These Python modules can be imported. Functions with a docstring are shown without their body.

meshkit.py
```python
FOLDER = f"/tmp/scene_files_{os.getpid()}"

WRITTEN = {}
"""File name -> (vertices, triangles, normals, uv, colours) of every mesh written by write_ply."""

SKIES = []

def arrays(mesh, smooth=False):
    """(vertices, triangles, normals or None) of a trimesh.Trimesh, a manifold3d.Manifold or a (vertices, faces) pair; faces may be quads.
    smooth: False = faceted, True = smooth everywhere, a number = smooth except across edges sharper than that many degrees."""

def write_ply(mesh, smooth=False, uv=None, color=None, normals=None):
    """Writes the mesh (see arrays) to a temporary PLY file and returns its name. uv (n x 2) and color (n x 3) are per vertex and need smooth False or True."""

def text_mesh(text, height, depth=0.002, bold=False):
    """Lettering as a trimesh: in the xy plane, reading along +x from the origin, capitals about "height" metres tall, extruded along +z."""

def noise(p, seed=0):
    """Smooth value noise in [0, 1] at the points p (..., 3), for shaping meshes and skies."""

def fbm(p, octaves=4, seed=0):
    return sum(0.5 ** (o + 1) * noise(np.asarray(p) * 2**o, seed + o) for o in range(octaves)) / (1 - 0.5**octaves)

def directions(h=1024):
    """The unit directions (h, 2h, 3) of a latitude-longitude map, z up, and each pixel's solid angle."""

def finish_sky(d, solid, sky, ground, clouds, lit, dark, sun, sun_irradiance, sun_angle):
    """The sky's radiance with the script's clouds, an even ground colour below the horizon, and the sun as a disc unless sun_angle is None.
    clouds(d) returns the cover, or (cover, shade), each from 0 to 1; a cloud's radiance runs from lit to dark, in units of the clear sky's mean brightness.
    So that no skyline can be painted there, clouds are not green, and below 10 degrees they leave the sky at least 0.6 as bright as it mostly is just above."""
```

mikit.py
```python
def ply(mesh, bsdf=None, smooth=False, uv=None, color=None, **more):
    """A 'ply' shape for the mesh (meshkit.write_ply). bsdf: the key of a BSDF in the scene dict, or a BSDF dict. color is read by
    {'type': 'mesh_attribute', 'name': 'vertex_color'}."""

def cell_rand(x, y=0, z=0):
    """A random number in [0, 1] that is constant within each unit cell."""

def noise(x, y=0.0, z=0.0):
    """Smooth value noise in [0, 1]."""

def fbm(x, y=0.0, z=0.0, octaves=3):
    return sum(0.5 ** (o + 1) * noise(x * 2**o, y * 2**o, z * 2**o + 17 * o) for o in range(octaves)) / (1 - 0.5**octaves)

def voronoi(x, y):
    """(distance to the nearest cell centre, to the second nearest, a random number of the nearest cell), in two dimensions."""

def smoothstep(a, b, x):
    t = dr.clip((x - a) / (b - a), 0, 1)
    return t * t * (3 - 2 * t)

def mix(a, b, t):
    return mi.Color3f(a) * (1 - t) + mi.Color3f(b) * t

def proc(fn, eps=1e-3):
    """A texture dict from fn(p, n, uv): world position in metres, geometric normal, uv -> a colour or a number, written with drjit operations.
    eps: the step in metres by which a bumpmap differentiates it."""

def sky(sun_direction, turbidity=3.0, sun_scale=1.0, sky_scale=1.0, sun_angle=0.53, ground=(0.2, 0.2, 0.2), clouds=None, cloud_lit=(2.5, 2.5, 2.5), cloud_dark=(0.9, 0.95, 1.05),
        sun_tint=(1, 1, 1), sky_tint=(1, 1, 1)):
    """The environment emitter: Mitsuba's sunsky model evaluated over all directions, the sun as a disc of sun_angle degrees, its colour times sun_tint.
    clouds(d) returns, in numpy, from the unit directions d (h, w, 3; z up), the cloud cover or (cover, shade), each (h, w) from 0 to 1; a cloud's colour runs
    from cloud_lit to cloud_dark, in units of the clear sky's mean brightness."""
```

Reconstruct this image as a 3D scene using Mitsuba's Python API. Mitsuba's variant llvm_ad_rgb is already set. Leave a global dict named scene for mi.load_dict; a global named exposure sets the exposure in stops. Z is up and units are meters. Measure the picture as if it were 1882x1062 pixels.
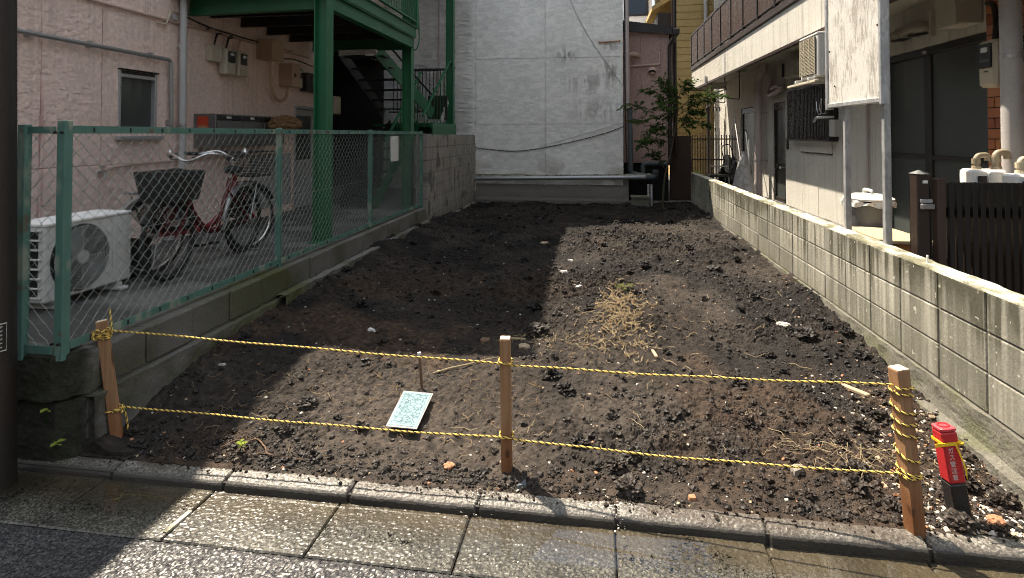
import json, math, numpy as np, drjit as dr, mitsuba as mi, mikit, trimesh
from mikit import proc, noise, fbm, voronoi, cell_rand, smoothstep, mix
import meshkit
from shapely.geometry import Polygon, box as sbox
from scipy.spatial import ConvexHull, cKDTree
from scipy.interpolate import RegularGridInterpolator

# ------------------------------------------------------------------ camera, sky, exposure
T = mi.ScalarTransform4f
EYE, FPX = 1.65, 1058.0
YAW, PITCH = math.radians(8.28), math.radians(1.2)
FW = [-math.sin(YAW) * math.cos(PITCH), math.cos(YAW) * math.cos(PITCH), math.sin(PITCH)]
scene = {'type': 'scene'}
labels = {}
scene['camera'] = {'type': 'perspective', 'fov_axis': 'x', 'fov': 2 * math.degrees(math.atan(941 / FPX)),
                   'near_clip': 0.05, 'far_clip': 400.0, 'principal_point_offset_x': 0.0, 'principal_point_offset_y': (531 - 225) / 1062,
                   'to_world': T().look_at(origin=[0, 0, EYE], target=[FW[0], FW[1], EYE + FW[2]], up=[0, 0, 1])}
SUN = (-2.35, 1.95, 5.35)


def clouds(d):
    n = meshkit.fbm(d * 2.3 + 5.0, 4, 3)
    return np.clip((n - 0.30) * 5.0, 0.25, 0.97), np.clip((n - 0.5) * 2.5, 0, 0.6)


scene['sky'] = mikit.sky(SUN, turbidity=3, sun_scale=1.6, clouds=clouds, cloud_lit=(2.55, 2.66, 2.75), cloud_dark=(1.45, 1.5, 1.55), sun_tint=(0.95, 0.985, 1.03))
exposure = 2.45

# ------------------------------------------------------------------ materials


def const(name, rgb, rough=0.6, metal=0.0, spec=0.5, **k):
    scene[name] = {'type': 'twosided', 'b': {'type': 'principled', 'base_color': {'type': 'rgb', 'value': list(rgb)}, 'roughness': rough, 'metallic': metal, 'specular': spec, **k}}


def procm(name, fn, rough=0.7, spec=0.4, metal=0.0, bump=None, scale=1.0, eps=2e-3, **k):
    b = {'type': 'principled', 'base_color': proc(fn), 'roughness': rough if not callable(rough) else proc(rough), 'metallic': metal, 'specular': spec, **k}
    if bump is not None:
        b = {'type': 'bumpmap', 'arb': proc(bump, eps), 'scale': scale, 'b': b}
    scene[name] = {'type': 'twosided', 'b': b}


def c3(t, a, b):
    return mix(a, b, t)


def f_soil(p, n, uv):
    a = fbm(p.x * 1.7, p.y * 1.7, 3.0, 3)
    b = noise(p.x * 38, p.y * 38, p.z * 38)
    c = noise(p.x * 9, p.y * 9, 1.0)
    s = smoothstep(0.42, 0.62, a)
    col = mix((0.005, 0.0043, 0.004), (0.021, 0.0155, 0.012), s * 0.65 + 0.3 * c)
    col = col * (0.55 + 0.9 * b)
    grey = smoothstep(0.52, 0.7, fbm(p.x * 2.1 + 7, p.y * 2.1, 5.0, 3)) * 0.8
    near = smoothstep(4.2, 2.9, p.y)
    warm = smoothstep(0.48, 0.62, fbm(p.x * 1.5 + 11, p.y * 1.5, 2.0, 3)) * smoothstep(6.2, 4.6, p.y)
    col = mix(col, mi.Color3f(0.048, 0.030, 0.0185) * (0.3 + 1.4 * b), warm * 0.6)
    col = mix(col, mi.Color3f(0.046, 0.037, 0.030) * (0.3 + 1.4 * b), dr.clip(near * 0.45 + grey * 0.5, 0, 1) * (1 - 0.6 * warm))
    return col


procm('soil_mat', f_soil, rough=0.88, spec=0.3)


def f_clod(p, n, uv):
    q = noise(p.x * 15 + 3, p.y * 15, 8.0)
    return f_soil(p, n, uv) * (0.38 + 0.8 * q * q)


procm('clod_mat', f_clod, rough=0.62, spec=0.4)


def f_asph(p, n, uv):
    w, s, r = voronoi(p.x * 150, p.y * 150)
    a = noise(p.x * 3, p.y * 3, 2.0)
    col = mix((0.018, 0.018, 0.02), (0.085, 0.083, 0.082), r * r)
    return col * (0.7 + 0.6 * a)


procm('asphalt_mat', f_asph, rough=0.38, spec=0.4)


def f_gut(p, n, uv):
    w, s, r = voronoi(p.x * 140, p.y * 140)
    wet = smoothstep(2.26, 2.42, p.y + 0.07 * (noise(p.x * 3.1, p.y * 6, 1.0) - 0.5))
    a = noise(p.x * 6, p.y * 6, 2.0)
    col = mix((0.028, 0.027, 0.023), (0.125, 0.120, 0.10), r * r) * (0.5 + 0.75 * a)
    return mix(col, mi.Color3f(0.042, 0.033, 0.018) * (0.7 + 0.6 * a), wet * 0.85)


procm('gutter_mat', f_gut, rough=0.36, spec=0.5)


def f_kerb(p, n, uv):
    w, s, r = voronoi(p.x * 130, p.y * 130 + p.z * 90)
    a = fbm(p.x * 5, p.y * 9, p.z * 9, 3)
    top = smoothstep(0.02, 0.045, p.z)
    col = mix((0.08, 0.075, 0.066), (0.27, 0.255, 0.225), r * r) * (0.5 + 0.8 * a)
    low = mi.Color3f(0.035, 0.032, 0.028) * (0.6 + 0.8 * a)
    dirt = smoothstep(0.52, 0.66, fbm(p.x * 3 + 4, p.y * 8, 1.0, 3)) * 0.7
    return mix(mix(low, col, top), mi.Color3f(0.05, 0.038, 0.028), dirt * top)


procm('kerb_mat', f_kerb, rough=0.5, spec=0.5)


def f_blk(p, n, uv):
    st = noise(p.y * 26, p.z * 1.4, 3.0) * 0.6 + noise(p.y * 70, p.z * 3.0, 9.0) * 0.4
    top = smoothstep(0.55, 0.86, p.z + 0.22 * (noise(p.y * 9, 2.0, 4.0) - 0.5))
    big = fbm(p.y * 1.1, p.z * 2.2, 7.0, 3)
    fine = noise(p.y * 160, p.z * 160, p.x * 160)
    col = mix((0.30, 0.292, 0.25), (0.175, 0.17, 0.14), st)
    cr = cell_rand(dr.floor((p.y - 3.576) / 0.4055) + 60, dr.floor((p.z - 0.275) / 0.2) + 9)
    col = col * (0.72 + 0.5 * cr)
    dark = dr.clip(smoothstep(0.36, 0.60, st * 0.5 + big * 0.5) * (0.36 + 0.95 * top), 0, 1)
    col = mix(col, (0.06, 0.058, 0.040), dark * 0.9)
    green = smoothstep(0.4, 0.18, p.z) * smoothstep(0.4, 0.6, fbm(p.y * 4, p.z * 9, 1.0, 3))
    col = mix(col, (0.11, 0.11, 0.06), green * 0.6)
    lich = smoothstep(0.93, 0.96, noise(p.y * 40, p.z * 40, 2.0))
    return mix(col, (0.5, 0.48, 0.42), lich * 0.7) * (0.75 + 0.5 * fine)


def b_conc(p, n, uv):
    return noise(p.x * 190, p.y * 190, p.z * 190) * 0.6 + noise(p.x * 70, p.y * 70, p.z * 70)


procm('block_tan', f_blk, rough=0.9, spec=0.25, bump=b_conc, scale=0.0016)


def f_cap(p, n, uv):
    a = fbm(p.x * 14, p.y * 7, 1.0, 4)
    f = noise(p.x * 130, p.y * 130, p.z * 130)
    return mix(mix((0.42, 0.40, 0.33), (0.26, 0.25, 0.19), smoothstep(0.4, 0.6, a)), (0.10, 0.10, 0.06), smoothstep(0.55, 0.7, a) * 0.7) * (0.7 + 0.6 * f)


procm('cap_mortar', f_cap, rough=0.92, spec=0.2, bump=b_conc, scale=0.002)


def f_found(p, n, uv):
    a = fbm(p.x * 6, p.y * 6, p.z * 6, 4)
    m = smoothstep(0.45, 0.65, fbm(p.y * 5 + 4, p.z * 11, p.x * 5, 3))
    f = noise(p.x * 120, p.y * 120, p.z * 120)
    return mix(mix((0.17, 0.165, 0.14), (0.085, 0.08, 0.066), a), (0.10, 0.105, 0.055), m * 0.55) * (0.7 + 0.6 * f)


procm('foundation_mat', f_found, rough=0.95, spec=0.2, bump=b_conc, scale=0.003)


def f_bgrey(p, n, uv):
    st = noise(p.y * 17, p.z * 6.0, 3.0)
    big = fbm(p.y * 3.6, p.z * 4.2, 1.0, 3)
    f = noise(p.x * 150, p.y * 150, p.z * 150)
    col = mix((0.26, 0.245, 0.225), (0.18, 0.168, 0.15), st)
    col = mix(col, (0.07, 0.066, 0.06), smoothstep(0.56, 0.74, big * 0.75 + st * 0.25) * 0.8)
    low = smoothstep(0.55, 0.2, p.z) * 0.5
    return mix(col, (0.09, 0.08, 0.065), low) * (0.75 + 0.5 * f)


procm('block_grey', f_bgrey, rough=0.92, spec=0.2, bump=b_conc, scale=0.0016)


def f_bmoss(p, n, uv):
    a = fbm(p.y * 4, p.z * 5, p.x * 4, 4)
    m = smoothstep(3.2, 4.0, p.y) * smoothstep(4.9, 4.3, p.y)
    f = noise(p.x * 150, p.y * 150, p.z * 150)
    col = mix((0.165, 0.16, 0.147), (0.075, 0.071, 0.06), a)
    col = mix(col, (0.07, 0.075, 0.03), dr.clip(m * 0.75 + smoothstep(0.5, 0.7, a) * 0.35, 0, 1))
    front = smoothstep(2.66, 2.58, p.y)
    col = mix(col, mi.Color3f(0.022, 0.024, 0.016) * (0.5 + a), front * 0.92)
    return col * (0.7 + 0.6 * f)


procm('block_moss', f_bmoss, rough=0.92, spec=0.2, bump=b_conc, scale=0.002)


def f_white(p, n, uv):
    a = fbm(p.x * 1.3, p.z * 1.6, p.y, 3)
    stk = noise(p.x * 22, p.z * 1.1, 3.0)
    f = noise(p.x * 60, p.z * 60, 1.0)

    def blob(x, z, sx, sz):
        return dr.exp(-dr.square((p.x - x) / sx) - dr.square((p.z - z) / sz))

    col = mix((0.80, 0.795, 0.765), (0.66, 0.655, 0.625), a)
    grime = blob(-0.62, 3.33, 0.20, 0.13) + 0.8 * blob(0.28, 2.95, 0.2, 0.2) + 0.6 * blob(-0.2, 2.72, 0.4, 0.2) + 0.5 * blob(0.05, 2.15, 0.5, 0.22) + 0.6 * blob(0.33, 3.48, 0.18, 0.1)
    g = dr.clip(grime * smoothstep(0.35, 0.65, noise(p.x * 26, p.z * 9, 4.0) * 0.5 + stk * 0.5) * 1.1, 0, 1)
    col = mix(col, (0.22, 0.215, 0.20), g * 0.95)
    rust = blob(0.25, 3.56, 0.2, 0.05) * 0.6 + 0.4 * smoothstep(1.35, 0.85, p.z) * smoothstep(0.45, 0.6, fbm(p.x * 2.2, p.z * 3, 8.0, 3))
    col = mix(col, (0.24, 0.205, 0.14), dr.clip(rust, 0, 0.8))
    left = smoothstep(-2.5, -2.75, p.x)
    col = mix(col, col * (0.5 + 0.5 * fbm(p.x * 3, p.z * 1.0, 2.0, 3)), left * 0.8)
    pores = smoothstep(0.9, 0.95, noise(p.x * 75, p.z * 75, 6.0))
    mott = smoothstep(0.35, 0.7, fbm(p.x * 9, p.z * 22, 3.0, 4))
    return mix(col * (0.80 + 0.22 * f + 0.16 * mott), (0.2, 0.2, 0.19), pores * 0.4)


def b_white(p, n, uv):
    left = smoothstep(-2.5, -2.65, p.x)
    r = noise(p.x * 7, p.z * 26, p.y * 7)
    return fbm(p.x * 34, p.z * 46, 1.0, 3) * 0.5 + 0.35 * fbm(p.x * 6, p.z * 12, 4.0, 3) + left * (r * r) * 3.0


procm('plaster_white', f_white, rough=0.85, spec=0.3, bump=b_white, scale=0.015)


def f_pink(p, n, uv):
    a = fbm(p.y * 1.2, p.z * 1.5, 2.0, 3)
    red = smoothstep(0.06, 0.0, dr.abs(p.y - 4.2)) * smoothstep(0.35, 0.6, noise(p.y * 60, p.z * 4, 1.0)) * smoothstep(2.6, 1.6, p.z)
    f = noise(p.y * 45, p.z * 45, 4.0)
    col = mix((0.78, 0.61, 0.54), (0.69, 0.54, 0.475), a)
    run = smoothstep(0.58, 0.8, noise(p.y * 34, p.z * 0.7, 6.0)) * smoothstep(0.35, 0.6, fbm(p.y * 1.6, p.z * 1.1, 8.0, 3))
    col = mix(col, col * mi.Color3f(0.72, 0.70, 0.68), run * 0.35)
    return mix(col * (0.88 + 0.24 * f), (0.40, 0.19, 0.18), red * 0.7)


def b_pink(p, n, uv):
    return smoothstep(0.3, 0.7, fbm(p.y * 26, p.z * 34, 1.0, 3)) + 0.25 * noise(p.y * 120, p.z * 120, 2.0)


procm('stucco_pink', f_pink, rough=0.8, spec=0.35, bump=b_pink, scale=0.006)


def f_cream(p, n, uv):
    a = fbm(p.y * 1.4, p.z * 2.0, p.x, 3)
    st = noise(p.y * 30, p.z * 1.0, 3.0)
    f = noise(p.x * 90, p.y * 90, p.z * 90)
    col = mix((0.52, 0.51, 0.465), (0.43, 0.42, 0.38), a)
    return mix(col, (0.33, 0.30, 0.24), smoothstep(0.62, 0.8, st) * 0.35) * (0.86 + 0.28 * f)


def b_fine(p, n, uv):
    return noise(p.x * 110, p.y * 110, p.z * 110) + 0.6 * noise(p.x * 48, p.y * 48, p.z * 48)


procm('panel_cream', f_cream, rough=0.8, spec=0.3, bump=b_fine, scale=0.003)


def f_yel(p, n, uv):
    a = fbm(p.x * 1.5, p.z * 1.5, p.y, 3)
    f = noise(p.x * 22, p.y * 22, p.z * 70)
    return mix((0.44, 0.33, 0.145), (0.36, 0.27, 0.115), a) * (0.85 + 0.3 * f)


procm('siding_yellow', f_yel, rough=0.7, spec=0.3)


def f_annex(p, n, uv):
    a = fbm(p.x * 2, p.z * 2, 1.0, 3)
    return mix((0.40, 0.28, 0.25), (0.31, 0.215, 0.19), a) * (0.85 + 0.3 * noise(p.x * 40, p.z * 40, 1.0))


procm('panel_rose', f_annex, rough=0.8, spec=0.3)


def f_green(p, n, uv):
    a = fbm(p.x * 5, p.y * 5, p.z * 3, 3)
    rust = smoothstep(0.80, 0.86, fbm(p.x * 9 + 2, p.y * 9, p.z * 9, 3))
    return mix(mix((0.007, 0.088, 0.032), (0.012, 0.115, 0.045), a), (0.12, 0.06, 0.03), rust * 0.7)


procm('paint_green', f_green, rough=0.42, spec=0.5)


def f_mint(p, n, uv):
    a = fbm(p.x * 7, p.y * 7, p.z * 7, 3)
    wear = smoothstep(0.55, 0.72, fbm(p.x * 14 + 2, p.y * 14, p.z * 5, 3))
    rust = smoothstep(0.70, 0.78, fbm(p.x * 12 + 9, p.y * 12, p.z * 9, 3))
    col = mix((0.10, 0.20, 0.165), (0.06, 0.14, 0.115), a)
    col = mix(col, (0.32, 0.33, 0.26), wear * 0.6)
    return mix(col, (0.13, 0.075, 0.04), rust * 0.7)


procm('paint_mint', f_mint, rough=0.55, spec=0.4)


def f_wood(p, n, uv):
    q = p.x * 0.8 + p.y * 0.8
    g = noise(q * 150, p.z * 3.5, 1.0)
    ring = noise(q * 55 + noise(p.z * 5, q * 6, 2.0) * 2.2, p.z * 1.2, 7.0)
    wet = smoothstep(0.32, 0.12, p.z)
    knot = smoothstep(0.86, 0.93, noise(q * 25, p.z * 14, 5.0))
    col = mix((0.36, 0.215, 0.118), (0.22, 0.115, 0.055), g * 0.5 + ring * 0.6)
    col = mix(col, (0.07, 0.035, 0.02), knot * 0.8)
    return mix(col, col * mi.Color3f(0.75, 0.6, 0.5), wet)


procm('wood_stake', f_wood, rough=0.7, spec=0.3)


def f_sign(p, n, uv):
    st = fbm(p.y * 70, p.z * 16, 1.0, 4)
    a = fbm(p.y * 7, p.z * 5, 6.0, 4)
    fl = noise(p.y * 160, p.z * 45, 3.0)
    col = mix((0.50, 0.49, 0.46), (0.29, 0.275, 0.245), smoothstep(0.40, 0.66, st * 0.45 + a * 0.55))
    return mix(col, (0.60, 0.59, 0.565), smoothstep(0.62, 0.8, fl) * 0.5)


procm('sign_board', f_sign, rough=0.75, spec=0.3)


def f_galv(p, n, uv):
    w, s, r = voronoi(p.y * 60 + p.x * 60, p.z * 25)
    return mix((0.34, 0.35, 0.36), (0.48, 0.49, 0.5), r) * (0.8 + 0.4 * noise(p.z * 12, p.x * 9, p.y * 9))


procm('galvanized', f_galv, rough=0.5, metal=0.55)


def f_yard(p, n, uv):
    a = fbm(p.x * 3, p.y * 3, 1.0, 4)
    f = noise(p.x * 80, p.y * 80, 2.0)
    return mix((0.115, 0.113, 0.106), (0.05, 0.049, 0.046), smoothstep(0.35, 0.65, a)) * (0.75 + 0.5 * f)


procm('yard_concrete', f_yard, rough=0.75, spec=0.35, bump=b_conc, scale=0.002)


def f_paper(p, n, uv):
    w, s, r = voronoi(p.x * 34, p.y * 34)
    edge = 1 - smoothstep(0.06, 0.2, s - w)
    blob = smoothstep(0.55, 0.7, r) * smoothstep(0.34, 0.2, w)
    k = dr.maximum(edge, blob * 0.9) * smoothstep(0.0, 0.02, dr.minimum(dr.minimum(uv.x, 1 - uv.x) - 0.06, dr.minimum(uv.y, 1 - uv.y) - 0.04))
    return mix((0.24, 0.35, 0.38), (0.03, 0.075, 0.095), k * 0.75)


procm('print_paper', f_paper, rough=0.35, spec=0.5)


def f_bark(p, n, uv):
    return mix((0.11, 0.085, 0.06), (0.055, 0.042, 0.03), noise(p.x * 70, p.y * 70, p.z * 18))


procm('bark', f_bark, rough=0.9, spec=0.2)


def f_stone(p, n, uv):
    a = fbm(p.x * 40, p.y * 40, p.z * 40, 3)
    return mix((0.30, 0.27, 0.23), (0.15, 0.13, 0.11), a)


procm('stone_mat', f_stone, rough=0.9, spec=0.25)


def f_frost(p, n, uv):
    a = fbm(p.y * 2.2, p.z * 0.8, 3.0, 3)
    d = smoothstep(0.50, 0.68, fbm(p.y * 5, p.z * 0.9, 9.0, 3)) * smoothstep(1.7, 2.4, p.z)
    return mix((0.030, 0.036, 0.034), (0.055, 0.065, 0.062), a) + mi.Color3f(0.05, 0.055, 0.05) * d


procm('glass_frosted', f_frost, rough=0.32, spec=0.45)


def f_column(p, n, uv):
    a = fbm(p.x * 4, p.y * 4, p.z * 2, 3)
    return mix((0.40, 0.385, 0.375), (0.33, 0.315, 0.305), a) * (0.85 + 0.3 * noise(p.x * 160, p.y * 160, p.z * 160))


procm('column_paint', f_column, rough=0.7, spec=0.3)

const('metal_brown', (0.028, 0.018, 0.014), 0.4)
const('metal_dark', (0.012, 0.0095, 0.0085), 0.42)
const('slat_brown', (0.05, 0.030, 0.022), 0.5)
const('pole_brown', (0.020, 0.016, 0.014), 0.45)
const('wire_coat', (0.27, 0.31, 0.28), 0.4, metal=0.3)
const('white_plastic', (0.54, 0.54, 0.52), 0.45)
const('white_paint', (0.72, 0.72, 0.70), 0.5)
const('grey_plastic', (0.34, 0.34, 0.33), 0.5)
const('cream_plastic', (0.44, 0.40, 0.31), 0.5)
const('box_salmon', (0.46, 0.31, 0.21), 0.55)
const('black_plastic', (0.010, 0.010, 0.010), 0.4)
const('rubber', (0.013, 0.013, 0.013), 0.75)
const('void_dark', (0.006, 0.006, 0.006), 0.9)
const('dark_red', (0.07, 0.004, 0.007), 0.3)
const('siding_brown', (0.10, 0.085, 0.075), 0.8)
const('bin_grey', (0.115, 0.12, 0.122), 0.5)
const('red_bike', (0.16, 0.005, 0.009), 0.25, clearcoat=0.6)
const('chrome', (0.62, 0.62, 0.62), 0.22, metal=0.95)
const('steel', (0.34, 0.34, 0.34), 0.4, metal=0.8)
const('pipe_grey', (0.42, 0.42, 0.42), 0.45)
const('pipe_steel', (0.33, 0.34, 0.34), 0.35, metal=0.6)
const('pipe_slate', (0.075, 0.09, 0.10), 0.5)
const('pipe_pink', (0.44, 0.32, 0.27), 0.5)
const('pipe_mauve', (0.40, 0.34, 0.33), 0.5)
const('cable_black', (0.012, 0.012, 0.012), 0.6)
const('rope_yellow', (0.78, 0.54, 0.12), 0.5)
const('rope_black', (0.018, 0.012, 0.010), 0.6)
const('tape_yellow', (0.80, 0.52, 0.03), 0.35)
const('wood_end', (0.62, 0.50, 0.36), 0.8)
const('red_paint', (0.46, 0.022, 0.028), 0.45)
const('red_paint_top', (0.60, 0.06, 0.075), 0.45)
const('black_paint', (0.014, 0.013, 0.013), 0.5)
const('letter_pale', (0.50, 0.38, 0.36), 0.6)
const('board_orange', (0.34, 0.15, 0.045), 0.55)
const('board_cream', (0.40, 0.32, 0.20), 0.6)
const('tile_orange', (0.34, 0.115, 0.045), 0.3)
const('tile_amber', (0.40, 0.16, 0.065), 0.3)
const('tile_rust', (0.24, 0.075, 0.032), 0.3)
const('mortar_dark', (0.035, 0.032, 0.030), 0.9)
const('mortar_grey', (0.13, 0.12, 0.105), 0.95)
const('glass_dark', (0.012, 0.014, 0.015), 0.08, spec=0.6)
const('aluminium', (0.42, 0.43, 0.44), 0.4, metal=0.6)
const('steel_box', (0.20, 0.20, 0.20), 0.28, metal=0.7)
const('cardboard', (0.25, 0.15, 0.075), 0.8)
const('sticker', (0.42, 0.05, 0.02), 0.5)
const('tan_fitting', (0.27, 0.225, 0.155), 0.5)
const('cream_fitting', (0.50, 0.44, 0.31), 0.5)
const('tarp_grey', (0.30, 0.29, 0.28), 0.55)
const('straw_dry', (0.29, 0.225, 0.13), 0.8)
const('straw_brown', (0.20, 0.14, 0.075), 0.85)
const('chip_white', (0.43, 0.41, 0.37), 0.8)
const('chip_tan', (0.36, 0.28, 0.19), 0.85)
const('chip_rust', (0.33, 0.16, 0.085), 0.85)
const('chip_brown', (0.13, 0.08, 0.05), 0.9)
const('soffit', (0.36, 0.345, 0.30), 0.8)
const('wall_far_white', (0.74, 0.76, 0.80), 0.7)
const('roof_dark', (0.016, 0.012, 0.011), 0.5)
const('fence_brown', (0.055, 0.042, 0.034), 0.5)
const('board_brown', (0.045, 0.026, 0.018), 0.7)
const('porch_dark', (0.018, 0.014, 0.012), 0.8)
const('plaque_black', (0.010, 0.010, 0.010), 0.4)
const('mark_white', (0.6, 0.6, 0.58), 0.6)
const('tube_white', (0.55, 0.55, 0.53), 0.4)
scene['water'] = {'type': 'thindielectric', 'int_ior': 1.33, 'ext_ior': 1.0}
scene['acrylic'] = {'type': 'thindielectric', 'int_ior': 1.45, 'ext_ior': 1.0}
scene['leaf'] = {'type': 'principledthin', 'base_color': {'type': 'rgb', 'value': [0.045, 0.085, 0.022]}, 'roughness': 0.4, 'diff_trans': 0.7, 'spec_trans': 0.0}
scene['leaf_yellow'] = {'type': 'principledthin', 'base_color': {'type': 'rgb', 'value': [0.28, 0.36, 0.07]}, 'roughness': 0.5, 'diff_trans': 0.8, 'spec_trans': 0.0}

# ------------------------------------------------------------------ helpers: keys, entries, mesh pieces
count = {}


def numbered(name):
    k = count.get(name, 0)
    count[name] = k + 1
    return name if k == 0 else f'{name}_{k:03d}'


def tag(key, label=None, cat=None, group=None, kind=None):
    d = labels.setdefault(key, {})
    for a, b in (('label', label), ('category', cat), ('group', group), ('kind', kind)):
        if b:
            d[a] = b


def thing(name, label, cat, group=None, kind=None):
    key = numbered(name)
    tag(key, label, cat, group, kind)
    return key


def put(name, mesh, mat, parent=None, label=None, cat=None, group=None, kind=None, smooth=False, uv=None):
    key = numbered(name if parent is None else parent + '__' + name)
    scene[key] = mikit.ply(mesh, mat, smooth=smooth, uv=uv)
    if label or cat or group or kind:
        tag(key, label, cat, group, kind)
    return key


def cat(*ms):
    vs, fs, n = [], [], 0
    for v, f in ms:
        vs.append(np.asarray(v, float))
        fs.append(np.asarray(f, int) + n)
        n += len(v)
    return np.vstack(vs), np.vstack(fs)


def _unit(verts):
    h = ConvexHull(verts)
    f = h.simplices.copy()
    a, b, c = (verts[f[:, k]] for k in range(3))
    bad = np.einsum('ij,ij->i', np.cross(b - a, c - a), (a + b + c) / 3) < 0
    f[bad] = f[bad][:, ::-1]
    return f


_S = np.array([[x, y, z] for x in (-1, 1) for y in (-1, 1) for z in (-1, 1)], float)
_BF = _unit(_S)
_CS = np.array([[s[0] * (1 if k == 0 else .8), s[1] * (1 if k == 1 else .8), s[2] * (1 if k == 2 else .8)] for s in _S for k in range(3)])
_CF = _unit(_CS)


def bx(x0, x1, y0, y1, z0, z1, bev=0.0):
    c = np.array([(x0 + x1) / 2, (y0 + y1) / 2, (z0 + z1) / 2])
    h = np.abs(np.array([x1 - x0, y1 - y0, z1 - z0])) / 2
    if bev <= 0:
        return c + _S * h, _BF
    e = np.minimum(bev, h * 0.45)
    v = np.array([[s[k] * (h[k] if k == m else h[k] - e[k]) for k in range(3)] for s in _S for m in range(3)])
    return c + v, _CF


def rotz(m, deg, about=(0, 0, 0)):
    a = math.radians(deg)
    R = np.array([[math.cos(a), -math.sin(a), 0], [math.sin(a), math.cos(a), 0], [0, 0, 1]])
    o = np.asarray(about, float)
    return (np.asarray(m[0]) - o) @ R.T + o, m[1]


def frame_to(m, o, ex, ey, ez):
    return np.asarray(o, float) + np.asarray(m[0]) @ np.array([ex, ey, ez], float), m[1]


def bar(a, b, w, t, side=(0, 0, 1), bev=0.0):
    """A rectangular bar from a to b, w wide across 'side' x direction and t thick along side."""
    a, b = np.asarray(a, float), np.asarray(b, float)
    d = b - a
    L = np.linalg.norm(d)
    d /= L
    s = np.asarray(side, float)
    s = s - d * (s @ d)
    if np.linalg.norm(s) < 1e-6:
        s = np.array([1.0, 0, 0]) - d * d[0]
    s /= np.linalg.norm(s)
    q = np.cross(s, d)
    return frame_to(bx(-w / 2, w / 2, -t / 2, t / 2, 0, L, bev), a, q, s, d)


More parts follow.
